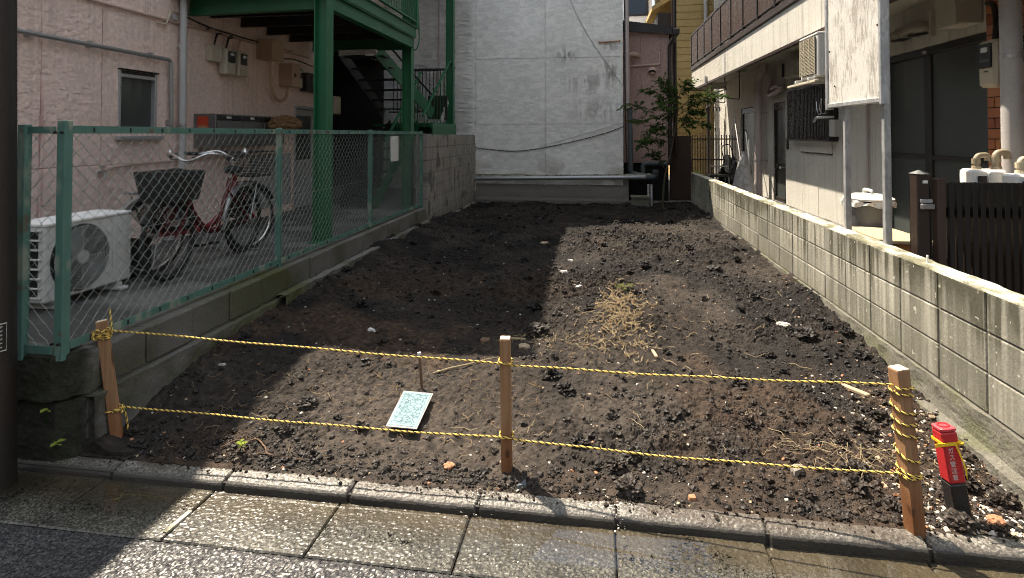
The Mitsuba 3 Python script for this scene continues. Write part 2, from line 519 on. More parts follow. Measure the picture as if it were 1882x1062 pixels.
def tube(pts, r, n=8, closed=False):
    p = np.asarray(pts, float)
    m = len(p)
    r = np.broadcast_to(r, (m,))
    if closed:
        t = np.roll(p, -1, 0) - np.roll(p, 1, 0)
    else:
        t = np.gradient(p, axis=0)
    t /= np.linalg.norm(t, axis=1, keepdims=True) + 1e-12
    a = np.cross(t[0], [0, 0, 1.0] if abs(t[0][2]) < 0.9 else [1.0, 0, 0])
    a /= np.linalg.norm(a)
    A = [a]
    for i in range(1, m):
        a = A[-1] - t[i] * (A[-1] @ t[i])
        A.append(a / (np.linalg.norm(a) + 1e-12))
    A = np.array(A)
    Bn = np.cross(t, A)
    th = np.arange(n) * 2 * np.pi / n
    v = p[:, None] + r[:, None, None] * (np.cos(th)[None, :, None] * A[:, None] + np.sin(th)[None, :, None] * Bn[:, None])
    v = v.reshape(-1, 3)
    i, j = np.meshgrid(np.arange(m if closed else m - 1), np.arange(n), indexing='ij')
    i2 = (i + 1) % m
    j2 = (j + 1) % n
    q = np.stack([i * n + j, i * n + j2, i2 * n + j2, i2 * n + j], -1).reshape(-1, 4)
    f = np.vstack([q[:, [0, 1, 2]], q[:, [0, 2, 3]]])
    if not closed:
        k = len(v)
        v = np.vstack([v, p[:1], p[-1:]])
        jj = np.arange(n)
        f = np.vstack([f, np.stack([np.full(n, k), (jj + 1) % n, jj], 1), np.stack([np.full(n, k + 1), (m - 1) * n + jj, (m - 1) * n + (jj + 1) % n], 1)])
    return v, f


def cyl(a, b, r, n=16):
    return tube([a, b], r, n)


def smooth_path(pts, per=8):
    p = np.asarray(pts, float)
    p = np.vstack([2 * p[0] - p[1], p, 2 * p[-1] - p[-2]])
    out = []
    for i in range(1, len(p) - 2):
        for s in np.arange(per) / per:
            out.append(0.5 * (2 * p[i] + (p[i + 1] - p[i - 1]) * s + (2 * p[i - 1] - 5 * p[i] + 4 * p[i + 1] - p[i + 2]) * s * s + (3 * p[i] - p[i - 1] - 3 * p[i + 1] + p[i + 2]) * s ** 3))
    out.append(p[-2])
    return np.array(out)


def elbow_path(pts, r=0.05, k=6):
    """A polyline with its corners rounded to radius r."""
    p = [np.asarray(q, float) for q in pts]
    out = [p[0]]
    for a, b, c in zip(p[:-2], p[1:-1], p[2:]):
        u, w = (a - b) / np.linalg.norm(a - b), (c - b) / np.linalg.norm(c - b)
        d = min(r, 0.49 * np.linalg.norm(a - b), 0.49 * np.linalg.norm(c - b))
        for s in np.linspace(0, 1, k):
            out.append((1 - s) ** 2 * (b + u * d) + 2 * s * (1 - s) * b + s * s * (b + w * d))
    out.append(p[-1])
    return np.array(out)


def lathe(prof, o=(0, 0, 0), n=24, axis=(0, 0, 1)):
    """prof: list of (radius, height) turned about the axis at o."""
    pr = np.asarray(prof, float)
    th = np.arange(n) * 2 * np.pi / n
    v = np.stack([pr[:, :1] * np.cos(th), pr[:, :1] * np.sin(th), np.repeat(pr[:, 1:], n, 1)], -1).reshape(-1, 3)
    i, j = np.meshgrid(np.arange(len(pr) - 1), np.arange(n), indexing='ij')
    j2 = (j + 1) % n
    q = np.stack([i * n + j, i * n + j2, (i + 1) * n + j2, (i + 1) * n + j], -1).reshape(-1, 4)
    f = np.vstack([q[:, [0, 1, 2]], q[:, [0, 2, 3]]])
    z = np.asarray(axis, float)
    z /= np.linalg.norm(z)
    x = np.cross(z, [0, 1.0, 0] if abs(z[1]) < 0.9 else [1.0, 0, 0])
    x /= np.linalg.norm(x)
    return frame_to((v, f), o, x, np.cross(z, x), z)


def extrude(poly, depth, o, ex, ey):
    """A shapely polygon drawn on axes ex, ey at o and extruded by depth along ex x ey."""
    out = []
    for g in getattr(poly, 'geoms', [poly]):
        if g.is_empty or g.area < 1e-9:
            continue
        m = trimesh.creation.extrude_polygon(g, depth, engine='earcut')
        ex_, ey_ = np.asarray(ex, float), np.asarray(ey, float)
        out.append(frame_to((m.vertices, m.faces), o, ex_, ey_, np.cross(ex_, ey_)))
    return cat(*out)


def panel_yz(x, thick, y0, y1, z0, z1, holes=(), bev=0.004, sgn=1):
    """A wall panel whose face lies at x and looks along sgn * x, with rectangular holes (y0, y1, z0, z1)."""
    hs = [h for h in holes if h[0] < y1 and h[1] > y0 and h[2] < z1 and h[3] > z0]
    if not hs:
        return bx(x - sgn * thick, x, y0, y1, z0, z1, bev) if sgn > 0 else bx(x, x + thick, y0, y1, z0, z1, bev)
    p = sbox(y0, z0, y1, z1)
    for h in hs:
        p = p.difference(sbox(h[0], h[2], h[1], h[3]))
    if p.is_empty:
        return None
    return extrude(p, thick, (x - thick if sgn > 0 else x, 0, 0), (0, 1, 0), (0, 0, 1))


rng = np.random.default_rng(7)

# ------------------------------------------------------------------ the ground: road, gutter, kerb, yards, soil
def grid_mesh(xs, ys, Z):
    nx, ny = len(xs), len(ys)
    X, Y = np.meshgrid(xs, ys, indexing='ij')
    v = np.stack([X, Y, Z], -1).reshape(-1, 3)
    i, j = np.meshgrid(np.arange(nx - 1), np.arange(ny - 1), indexing='ij')
    a = i * ny + j
    q = np.stack([a, a + ny, a + ny + 1, a + 1], -1).reshape(-1, 4)
    return v, np.vstack([q[:, [0, 1, 2]], q[:, [0, 2, 3]]])


def nz(x, y, s, seed=0, z=0.0):
    return meshkit.noise(np.stack([x * s, y * s, np.full_like(x, 0.37 + z)], -1), seed) - 0.5


base = bx(-60, 60, -30, 90, -0.30, -0.16)
put('terrain', base, 'mortar_grey', label='grey hard ground under and around the plots', kind='structure')
xs, ys = np.arange(-3.0, 3.0, 0.0055), np.arange(1.55, 2.146, 0.0055)
X, Y = np.meshgrid(xs, ys, indexing='ij')
Z = 0.004 * nz(X, Y, 6, 1) + 0.0075 * nz(X, Y, 75, 2) + 0.0065 * nz(X, Y, 140, 3) - 0.002
Z -= 0.004 * np.clip((Y - 2.125) / 0.02, 0, 1)
road = grid_mesh(xs, ys, Z)
edge = bx(-3.0, 3.0, 2.1, 2.1445, -0.16, -0.012)
flat = [bx(-30, 30, -8, 1.5495, -0.16, -0.001), bx(-30, -3.001, 1.5505, 2.1445, -0.16, -0.001), bx(3.001, 30, 1.5505, 2.1445, -0.16, -0.001)]
put('road', cat(road, edge, *flat), 'asphalt_mat', label='wet dark asphalt road with coarse glittering chippings', kind='structure')

gut = thing('gutter', 'speckled concrete gutter slabs with brown wet silt along the kerb', None, kind='structure')
put('bed', bx(-6, 6, 2.146, 2.499, -0.16, -0.035), 'mortar_dark', gut)
GJ = [-3.545, -2.945, -2.34, -1.76, -1.14, -0.545, 0.075, 0.672, 1.275, 1.88, 2.48, 3.08]
for k, (a, b) in enumerate(zip(GJ[:-1], GJ[1:])):
    xs, ys = np.linspace(a + 0.003, b - 0.003, 110), np.linspace(2.152, 2.497, 64)
    X, Y = np.meshgrid(xs, ys, indexing='ij')
    drop = 0.015 if 7 <= k <= 8 else 0.0
    tilt = rng.normal(0, 0.0025)
    Z = -0.001 - 0.004 * ((Y - 2.15) / 0.35) ** 1.3 - drop + tilt + 0.004 * nz(X, Y, 5, 5 + k) + 0.004 * nz(X, Y, 85, 4) + 0.003 * nz(X, Y, 150, 6)
    e = np.minimum(np.minimum(X - xs[0], xs[-1] - X), np.minimum(Y - ys[0], ys[-1] - Y))
    Z -= 0.006 * np.clip(1 - e / 0.007, 0, 1) ** 2
    v, f = grid_mesh(xs, ys, Z)
    nx, ny = len(xs), len(ys)
    rim = np.concatenate([np.arange(nx) * ny, (nx - 1) * ny + np.arange(1, ny), (nx - 2 - np.arange(nx - 1)) * ny + ny - 1, np.arange(ny - 2, 0, -1)])
    low = v[rim].copy()
    low[:, 2] = -0.05
    m, R = len(v), len(rim)
    i = np.arange(R)
    q = np.stack([rim, m + i, m + (i + 1) % R, rim[(i + 1) % R]], 1)
    put('slab', (np.vstack([v, low]), np.vstack([f, q[:, [0, 1, 2]], q[:, [0, 2, 3]]])), 'gutter_mat', gut)
put('mortar_strip', bar((-1.775, 2.19, -0.004), (-1.765, 2.33, -0.004), 0.02, 0.012), 'cap_mortar', gut, label='pale mortar patch in the joint between two gutter slabs')
put('puddle', bx(-2.9, 1.2, 2.26, 2.4905, -0.0024, -0.0022), 'water', label='shallow brown puddle lying along the foot of the kerb', kind='stuff', cat='puddle')

kerb = thing('kerb', 'weathered rounded kerbstones between the gutter and the bare plot', None, kind='structure')
KJ = [-3.5, -2.92, -2.31, -1.72, -1.107, -0.515, 0.083, 0.688, 1.292, 1.9, 2.5, 3.1]
prof = np.array([(2.492, -0.10), (2.492, -0.02), (2.492, 0.0), (2.4925, 0.012), (2.494, 0.021), (2.499, 0.029), (2.507, 0.035), (2.518, 0.040), (2.53, 0.043), (2.545, 0.045), (2.56, 0.046), (2.575, 0.046), (2.59, 0.044), (2.60, 0.038), (2.60, -0.10)])
for k, (a, b) in enumerate(zip(KJ[:-1], KJ[1:])):
    xs = np.linspace(a + 0.003, b - 0.003, 120)
    dz, dy = rng.normal(0, 0.003), rng.normal(0, 0.003)
    if k < 3:
        dz -= 0.006
    fine = np.vstack([np.linspace(p, q, 5)[:-1] for p, q in zip(prof[:-1], prof[1:])] + [prof[-1:]])
    V = np.zeros((len(xs), len(fine), 3))
    V[..., 0] = xs[:, None]
    V[..., 1] = fine[None, :, 0] + dy
    V[..., 2] = fine[None, :, 1] + dz
    n3 = meshkit.noise(V.reshape(-1, 3) * 70 + 9, 3).reshape(len(xs), -1) + 0.8 * meshkit.noise(V.reshape(-1, 3) * 150 + 9, 4).reshape(len(xs), -1) - 0.9
    big = meshkit.noise(V.reshape(-1, 3) * 9, 8).reshape(len(xs), -1) - 0.5
    e = np.minimum(xs - xs[0], xs[-1] - xs)[:, None]
    er = np.clip(1 - e / (0.012 + 0.02 * np.clip(big, 0, 1)), 0, 1) ** 2 * 0.012
    V[..., 2] += np.where(V[..., 2] > 0.0, 0.0040 * n3 + 0.005 * big - er, 0)
    V[..., 1] += np.where(V[..., 1] < 2.51, 0.003 * n3 + 0.004 * big + er, 0)
    n1, n2 = len(xs), len(fine)
    v = V.reshape(-1, 3)
    i, j = np.meshgrid(np.arange(n1 - 1), np.arange(n2 - 1), indexing='ij')
    q = (i * n2 + j)
    q = np.stack([q, q + n2, q + n2 + 1, q + 1], -1).reshape(-1, 4)
    caps = []
    for s, row in ((1, 0), (-1, (n1 - 1) * n2)):
        for j in range(1, n2 - 1):
            t = [row, row + j, row + j + 1]
            caps.append(t if s > 0 else t[::-1])
    f = np.vstack([q[:, [0, 1, 2]], q[:, [0, 2, 3]], caps])
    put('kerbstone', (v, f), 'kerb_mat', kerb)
put('backing', bx(-3.5, 3.1, 2.50, 2.59, -0.15, 0.025), 'mortar_dark', kerb)

put('yard_floor', cat(bx(-6.6, -2.66, 3.2, 12.0, -0.15, 0.50), bx(-4.62, -2.66, 2.62, 3.199, -0.15, 0.50), bx(-14, -4.62, 2.62, 3.2, -0.15, 0.498)), 'yard_concrete', label='grey concrete yard floor behind the mesh fence', kind='structure')
put('side_yard', bx(2.03, 3.5, 2.62, 19.0, -0.15, 0.36), 'yard_concrete', label='narrow concrete strip between the block wall and the cream house', kind='structure')
put('back_ground', bx(0.5, 3.6, 12.12, 24.0, -0.15, 0.22), 'mortar_grey', label='dark ground of the gap beyond the back wall', kind='structure')


def soil_base(x, y):
    L = np.interp(y, [2.5, 2.62, 3.0, 3.8, 5, 6.6, 8.6, 10, 12.1], [.03, .05, .16, .29, .34, .38, .33, .25, .2])
    C = np.interp(y, [2.5, 2.62, 3.0, 4.0, 6, 9, 12.1], [.034, .044, .09, .16, .23, .25, .22])
    R = np.interp(y, [2.5, 2.62, 3.2, 4.0, 5, 6, 9, 12.1], [.034, .044, .09, .15, .21, .25, .28, .28])
    l = np.clip((-1.6 - x) / 1.0, 0, 1)
    r = np.clip((x - 0.2) / 1.6, 0, 1)
    l, r = l * l * (3 - 2 * l), r * r * (3 - 2 * r)
    return C + (L - C) * l + (R - C) * r + 0.06 * np.exp(-((x - 0.2) / 0.28) ** 2 - ((y - 4.75) / 0.7) ** 2)


ny = int(math.log(12.14 / 2.575) / 0.0030)
ys = 2.575 * np.exp(np.arange(ny + 1) * 0.0030)
xs = np.linspace(-2.66, 1.93, 560)
X, Y = np.meshgrid(xs, ys, indexing='ij')
amp = np.clip((Y - 2.575) / 0.40, 0.15, 1)
calm = np.clip((Y - 2.7) / 1.6, 0.35, 1)
rough = np.clip(0.95 + 1.9 * nz(X, Y, 1.25, 61) + 1.2 * nz(X, Y, 3.1, 62), 0.55, 1.6)
Z = soil_base(X, Y) + amp * calm * (0.10 * nz(X, Y, 1.7, 11) + 0.075 * nz(X, Y, 4.5, 12)) + amp * rough * (0.046 * nz(X, Y, 11, 13) * calm + 0.032 * nz(X, Y, 26, 14) + 0.024 * nz(X, Y, 55, 15) + 0.016 * nz(X, Y, 110, 16))
seeds = np.stack([rng.uniform(-2.66, 1.93, 9000), 2.6 + 9.5 * rng.random(9000) ** 1.5], 1)
rad = 0.014 + 0.05 * rng.random(9000) ** 3
tree = cKDTree(seeds)
d, idx = tree.query(np.stack([X.ravel(), Y.ravel()], 1), k=2)
dome = np.zeros(X.size)
for k in range(2):
    r = rad[idx[:, k]]
    dome = np.maximum(dome, r * np.sqrt(np.clip(1 - (d[:, k] / r) ** 2, 0, 1)))
Z += amp * rough * 0.42 * dome.reshape(X.shape) * np.clip(0.5 + 1.3 * (nz(X, Y, 2.3, 21) + 0.2), 0.1, 1)
soil_at = RegularGridInterpolator((xs, ys), Z, bounds_error=False, fill_value=None)
put('soil_ground', grid_mesh(xs, ys, Z), 'soil_mat', label='freshly turned dark soil of the empty plot, damp and lumpy', kind='structure')


def gz(x, y):
    return float(soil_at((x, y)))


ICO = [trimesh.creation.icosphere(subdivisions=k) for k in range(4)]


def lump(level, seed, rough=0.35, flat=0.8):
    v = np.array(ICO[level].vertices)
    n = meshkit.fbm(v * 1.3 + seed * 7.1, 3, seed) - 0.5
    m = meshkit.noise(v * 4.0 + seed * 3.3, seed + 5) - 0.5
    q = meshkit.noise(v * 9.0 + seed * 1.3, seed + 9) - 0.5
    v = v * (1 + 1.9 * rough * n + 1.0 * rough * m + (0.8 * rough * q if level > 1 else 0))[:, None]
    v[:, 2] *= flat
    return v, np.array(ICO[level].faces)


def scatter(protos, P, S, seed, squash=None):
    g = np.random.default_rng(seed)
    which = g.integers(0, len(protos), len(P))
    vs, fs, n = [], [], 0
    for w in range(len(protos)):
        k = np.nonzero(which == w)[0]
        if not len(k):
            continue
        v, f = protos[w]
        a = g.uniform(0, 2 * np.pi, len(k))
        b = g.normal(0, 0.5, len(k))
        ca, sa, cb, sb = np.cos(a), np.sin(a), np.cos(b), np.sin(b)
        R = np.zeros((len(k), 3, 3))
        R[:, 0, 0], R[:, 0, 1], R[:, 1, 0], R[:, 1, 1], R[:, 2, 2] = ca, -sa, sa, ca, 1
        Q = np.zeros((len(k), 3, 3))
        Q[:, 0, 0], Q[:, 1, 1], Q[:, 1, 2], Q[:, 2, 1], Q[:, 2, 2] = 1, cb, -sb, sb, cb
        M = R @ Q
        V = np.einsum('kij,nj->kni', M, v) * S[k][:, None, None] + P[k][:, None, :]
        vs.append(V.reshape(-1, 3))
        fs.append((f[None] + (n + np.arange(len(k)) * len(v))[:, None, None]).reshape(-1, 3))
        n += len(k) * len(v)
    return np.vstack(vs), np.vstack(fs)


def on_soil(n, seed, y0=2.62, y1=11.9, pw=1.7, x0=-2.55, x1=1.83, mask=None):
    g = np.random.default_rng(seed)
    x, y = g.uniform(x0, x1, n), y0 + (y1 - y0) * g.random(n) ** pw
    if mask is not None:
        k = g.random(n) < mask(x, y)
        x, y = x[k], y[k]
    return np.stack([x, y, soil_at((x, y))], 1)


def crumb(x, y):
    return np.clip(0.48 + 1.5 * nz(x, y, 1.25, 61) + 0.9 * nz(x, y, 3.1, 62) + 1.0 * nz(x, y, 7.0, 31) + 0.4 * np.clip((x - 0.4), 0, 1), 0.12, 1)


g = np.random.default_rng(5)
P1 = on_soil(1300, 41, pw=1.2, mask=crumb)
P2 = on_soil(21000, 42, pw=1.6, mask=crumb)
P3 = on_soil(60000, 43, y1=7.5, pw=1.9, mask=crumb)
S1, S2, S3 = 0.011 + 0.040 * g.random(len(P1)) ** 2.8, 0.0055 + 0.013 * g.random(len(P2)) ** 2.5, g.uniform(0.0022, 0.0055, len(P3))
lift = lambda P, S: P + np.stack([0 * S, 0 * S, 0.15 * S], 1)
put('soil_clods', cat(scatter([lump(3, s, 0.75) for s in range(8)], lift(P1, S1), S1, 1), scatter([lump(1, s, 0.75) for s in range(12)], lift(P2, S2), S2, 2), scatter([lump(0, s, 0.85) for s in range(10)], P3, S3, 3)),
    'clod_mat', label='crumbs and clods of dark earth strewn over the plot', cat='soil', kind='stuff')


kc = np.random.default_rng(15)
KP = np.stack([kc.uniform(-2.4, 1.9, 420), 2.602 - 0.075 * kc.random(420) ** 2.2, np.full(420, 0.049)], 1)
put('kerb_crumbs', scatter([lump(1, s, 0.75) for s in range(6)], KP, 0.002 + 0.006 * kc.random(420) ** 2, 17), 'soil_mat', label='crumbs of earth spilled onto the kerb', cat='soil', kind='stuff')


# chips, stones and straw mixed into the soil
def shard(seed, thick=0.25, n=7):
    g = np.random.default_rng(seed)
    a = np.sort(g.uniform(0, 2 * np.pi, n))
    r = g.uniform(0.6, 1.0, n)
    p = np.stack([r * np.cos(a), r * 0.7 * np.sin(a)], 1)
    top = np.column_stack([p * 0.85, np.full(n, thick) + g.normal(0, 0.06, n)])
    bot = np.column_stack([p, np.full(n, -thick)])
    v = np.vstack([top, bot])
    return v, _unit(v - v.mean(0))


def strip_mask(x, y):
    return np.where((x > 1.72 - 0.04 * np.clip(y - 3, 0, 3)) & (y < 7), 1.0, 0.0) * np.clip(1.4 - 0.18 * y, 0.2, 1) + np.where((x > 1.25) & (y < 3.0), 0.75, 0.0) + 0.09


C1 = on_soil(14000, 51, y0=2.6, y1=10, pw=2.0, x1=1.86, mask=strip_mask)
hv = np.random.default_rng(6)
hue = hv.random(len(C1))
size = 0.0028 + 0.014 * hv.random(len(C1)) ** 3
C2 = on_soil(950, 52, y0=2.6, y1=3.9, pw=1.6, x0=1.25, x1=1.84, mask=lambda x, y: np.clip(1.1 - np.abs(x - 1.62 - 0.05 * (3 - y)) * 2.2, 0.1, 1) * np.clip(1.6 - 0.9 * (y - 2.6), 0.15, 1))
C1 = np.vstack([C1, C2])
hue = np.concatenate([hue, hv.random(len(C2)) * 0.85])
size = np.concatenate([size, 0.005 + 0.017 * hv.random(len(C2)) ** 2])
near = [shard(s, 0.16) for s in range(10)]
for nm, mt, lo, hi, lab in (('white_flakes', 'chip_white', 0.0, 0.42, 'small white shell and mortar flakes lying in the soil'), ('tan_chips', 'chip_tan', 0.42, 0.78, 'small tan stone and wood chips lying in the soil'), ('rust_chips', 'chip_rust', 0.78, 1.0, 'small rust coloured brick crumbs lying in the soil')):
    k = (hue >= lo) & (hue < hi)
    put(nm, scatter(near, C1[k] + [0, 0, 0.003], size[k], 61), mt, label=lab, cat='rubble', kind='stuff')


KM = np.vstack([np.stack([x0 + kc.normal(0, 0.03, 60), 2.53 + kc.normal(0, 0.03, 60), np.full(60, 0.044)], 1) for x0 in (-0.53, 0.085)])
KM[:, 2] = np.interp(KM[:, 1], [2.46, 2.49, 2.50, 2.55], [0.002, 0.006, 0.034, 0.05])
put('mortar_crumbs', scatter(near, KM, 0.003 + 0.006 * kc.random(len(KM)) ** 2, 18), 'chip_white', label='pale mortar crumbs broken out of two kerb joints', cat='rubble', kind='stuff')


def fibres(n, cx, cy, sx, sy, seed, L=(0.03, 0.10), r=0.0011, rise=0.012, wild=0.6):
    g = np.random.default_rng(seed)
    out = []
    for _ in range(n):
        x, y = g.normal(cx, sx), g.normal(cy, sy)
        if not (-2.5 < x < 1.84 and 2.62 < y < 11.5):
            continue
        a, l = g.uniform(0, 2 * np.pi), g.uniform(*L)
        p = []
        z0 = 0
        for s in range(5):
            z0 = gz(x, y) + 0.004 + rise * g.random()
            p.append((x, y, z0))
            a += g.normal(0, wild)
            x += math.cos(a) * l / 4
            y += math.sin(a) * l / 4
        out.append(tube(p, r * g.uniform(0.7, 1.6), 4))
    return cat(*out)


put('straw_patch', cat(fibres(250, 0.2, 4.75, 0.12, 0.40, 71, (0.04, 0.11), 0.0022, 0.022, 0.4), fibres(160, -0.05, 4.1, 0.30, 0.10, 72, (0.03, 0.08), 0.0014, 0.02)), 'straw_dry', label='dry yellow straw strewn down the middle of the plot', cat='straw', kind='stuff')
put('straw_litter', cat(fibres(240, 0.2, 4.75, 0.12, 0.42, 73, (0.02, 0.06), 0.0035, 0.015, 0.4), fibres(130, -0.9, 3.5, 0.4, 0.25, 74), fibres(120, -1.5, 3.0, 0.5, 0.25, 75)), 'straw_brown', label='brown broken straw and roots trodden into the soil', cat='straw', kind='stuff')
put('root_fibres', cat(fibres(55, 1.22, 3.0, 0.13, 0.07, 76, (0.06, 0.17), 0.0011, 0.035, 0.35), fibres(40, -0.3, 3.0, 1.1, 0.25, 77, (0.05, 0.16), 0.0012, 0.02, 0.5), fibres(50, 0.6, 4.2, 0.9, 1.2, 78, (0.06, 0.16), 0.0014, 0.02, 0.5)), 'straw_dry', label='pale dry roots and fibres tangled beside the third stake', cat='roots', kind='stuff')


def fibrous(x, y, seed):
    return fibres(1, x, y, 0.001, 0.001, seed)


def stone(x, y, s, mt, lab, cat_='stone', name='stone', flat=0.6, seed=0, level=2, deg=None, group=None):
    v, f = lump(level, 100 + seed, 0.45, flat) if flat >= 0.35 else shard(seed, flat)
    m = rotz((v * s, f), seed * 57.0 if deg is None else deg)
    put(name, (m[0] + [x, y, gz(x, y) + s * flat * 0.45], m[1]), mt, label=lab, cat=cat_, group=group, smooth=False)


stone(0.925, 2.882, 0.055, 'stone_mat', 'flat pinkish grey stone lying on the soil near the roots', seed=1, flat=0.22)
stone(0.415, 2.655, 0.035, 'chip_rust', 'pinkish flat stone behind the kerb between middle and third stake', seed=2, flat=0.2)
stone(-0.70, 2.72, 0.025, 'chip_rust', 'small orange brick bit on the soil short of the middle stake', 'brick fragment', 'brick_fragment', 0.5, 3)
stone(-0.165, 5.50, 0.05, 'chip_white', 'white flat stone at the edge of the shade, before the straw', seed=4, flat=0.2)
stone(0.893, 6.55, 0.055, 'chip_white', 'white flat stone lying alone far back in the sunny soil', seed=5, flat=0.2)
stone(-1.668, 4.152, 0.04, 'white_paint', 'white crumpled paper scrap lying in the shaded soil', 'paper scrap', 'paper_scrap', 0.25, 6)
stone(-0.80, 4.09, 0.065, 'chip_brown', 'brown broken tile half sunk in the shaded soil', 'tile fragment', 'tile_fragment', 0.2, 7)
stone(-0.44, 4.25, 0.085, 'clod_mat', 'big black clod at the tip of the shade beyond the middle stake', 'clod', 'clod', 0.6, 8, 3)
stone(0.145, 2.66, 0.055, 'clod_mat', 'square dark clod near the kerb, right after the middle stake', 'clod', 'clod', 0.75, 9, 3)
stone(-1.63, 3.11, 0.05, 'clod_mat', 'black clod lying in the thin straw before the shade', 'clod', 'clod', 0.7, 10, 3)
stone(1.50, 4.45, 0.075, 'clod_mat', 'large dark clod beside the block wall, beyond the third stake', 'clod', 'clod', 0.7, 11, 3)
stone(1.20, 6.2, 0.07, 'clod_mat', 'dark clod far back near the block wall footing', 'clod', 'clod', 0.6, 12, 3)
stone(1.40, 4.65, 0.045, 'chip_white', 'crumpled white film lying next to the large clod', 'plastic scrap', 'plastic_scrap', 0.45, 13)
stone(-0.50, 4.02, 0.035, 'chip_tan', 'pale cream stone lying among chips behind the middle stake', seed=14, flat=0.45)
stone(-0.62, 3.98, 0.03, 'chip_white', 'small whitish stone touching the pale chips behind the middle stake', seed=15, flat=0.4)
stone(-2.33, 3.35, 0.028, 'chip_white', 'white shell flake in the shade near the fence footing', 'shell', 'shell', 0.2, 16)
stone(-0.67, 7.5, 0.05, 'chip_tan', 'tan stone in the far shaded soil', seed=17, flat=0.35)
stone(-0.28, 6.45, 0.045, 'chip_white', 'white stone halfway back on the border of the shade', seed=18, flat=0.25)
stone(-0.33, 5.95, 0.055, 'chip_white', 'long white stone beside the shade, nearest the straw', seed=19, flat=0.2)
stone(1.47, 2.63, 0.055, 'clod_mat', 'dark grey rock against the foot of the red marker post', 'rock', 'rock', 0.7, 20, 3)
stone(1.62, 2.66, 0.03, 'chip_rust', 'orange brown pebble beside the red marker post', 'pebble', 'pebble', 0.7, 21)
stone(0.16, 2.632, 0.018, 'white_paint', 'bright white pebble right behind the kerb', 'pebble', 'pebble', 0.5, 22)
stone(-0.345, 2.64, 0.055, 'pipe_slate', 'blue grey slate piece leaning at the foot of the middle stake', 'slate piece', 'slate_piece', 0.18, 23, deg=20)
put('wood_splinter', rotz(bx(0.375, 0.395, 3.93, 4.07, gz(.385, 4.0), gz(.385, 4.0) + 0.014, 0.004), 8, (0.385, 4, 0)), 'chip_tan', label='pale upright splinter of wood on the sunny soil', cat='wood splinter')
put('wood_splinter', rotz(bx(1.50, 1.535, 3.62, 3.80, gz(1.52, 3.7) + 0.004, gz(1.52, 3.7) + 0.026, 0.006), 35, (1.52, 3.7, 0)), 'chip_tan', label='short tan stick lying just behind the third stake', cat='wood splinter')
put('wood_splinter', rotz(bx(-0.62, -0.50, 4.12, 4.14, gz(-.56, 4.13) + 0.004, gz(-.56, 4.13) + 0.018, 0.004), -4, (-.56, 4.13, 0)), 'straw_dry', label='flat yellowish splinter lying beside the big black clod', cat='wood splinter')
sp = [(-1.02 + 0.095 * t, 3.56 + 0.06 * t, gz(-1.02 + 0.095 * t, 3.56 + 0.06 * t) + 0.012) for t in range(5)]
put('dry_stalk', tube(sp, [0.005, 0.006, 0.005, 0.004, 0.002], 6), 'straw_dry', label='pale dry stalk lying behind the dark peg', cat='stalk')
tw = smooth_path([(-1.88, 2.70, 0), (-1.75, 2.79, 0), (-1.66, 2.73, 0), (-1.6, 2.68, 0), (-1.42, 2.665, 0)], 8)
tw[:, 2] = [gz(a, b) + 0.010 for a, b, _ in tw]
put('twig', tube(tw, 0.004, 6), 'chip_brown', label='crooked dark twig lying behind the kerb near the first stake', cat='twig')
put('dark_peg', cyl((-1.035, 3.385, 0.05), (-1.062, 3.40, 0.315), 0.0085, 10), 'chip_brown', label='thin dark peg with a white tip standing in the soil', cat='peg')
put('tip', cyl((-1.0622, 3.4002, 0.3152), (-1.064, 3.401, 0.329), 0.0115, 10), 'white_paint', 'dark_peg', label='white tip')

# the printed sheet in its clear sleeve
pc = np.array([(-1.12, 3.284), (-0.939, 3.274), (-0.925, 2.919), (-1.094, 2.924)])
pz = [gz(a, b) + 0.016 for a, b in pc]
pz = np.array([max(pz[0], .15), max(pz[1], .15), max(pz[2], .125), max(pz[3], .125)])
ctr = pc.mean(0)


def sheet(k, dz, th):
    q = ctr + (pc - ctr) * k
    top = np.column_stack([q, pz + dz])
    v = np.vstack([top, top - [0, 0, th]])
    f = [[0, 2, 1], [0, 3, 2], [4, 5, 6], [4, 6, 7]] + [t for a in range(4) for t in ([a, (a + 1) % 4, 4 + (a + 1) % 4], [a, 4 + (a + 1) % 4, 4 + a])]
    return v, np.array(f)


dk = thing('document_sleeve', 'clear sleeve holding a pale blue printed sheet, lying on the soil', 'document')
uv4 = np.array([(0, 1), (1, 1), (1, 0), (0, 0)] * 2, float)
put('printed_sheet', sheet(0.93, 0.0, 0.0015), 'print_paper', dk, uv=uv4)
put('backing_board', sheet(1.0, -0.003, 0.004), 'grey_plastic', dk)
v, f = sheet(1.0, 0.004, 0.0004)
put('clear_cover', (v[:4], np.array([[0, 2, 1], [0, 3, 2]])), 'acrylic', dk)

# ------------------------------------------------------------------ block walls round the plot
def wall_block(y0, y1, z0, z1, x0, x1, mat, parent, bev=0.005):
    j = rng.normal(0, 0.0012, 2)
    put('block', bx(x0 + j[0], x1 + j[0], y0 + 0.0045, y1 - 0.0045, z0 + 0.004, z1 - 0.004, bev), mat, parent)


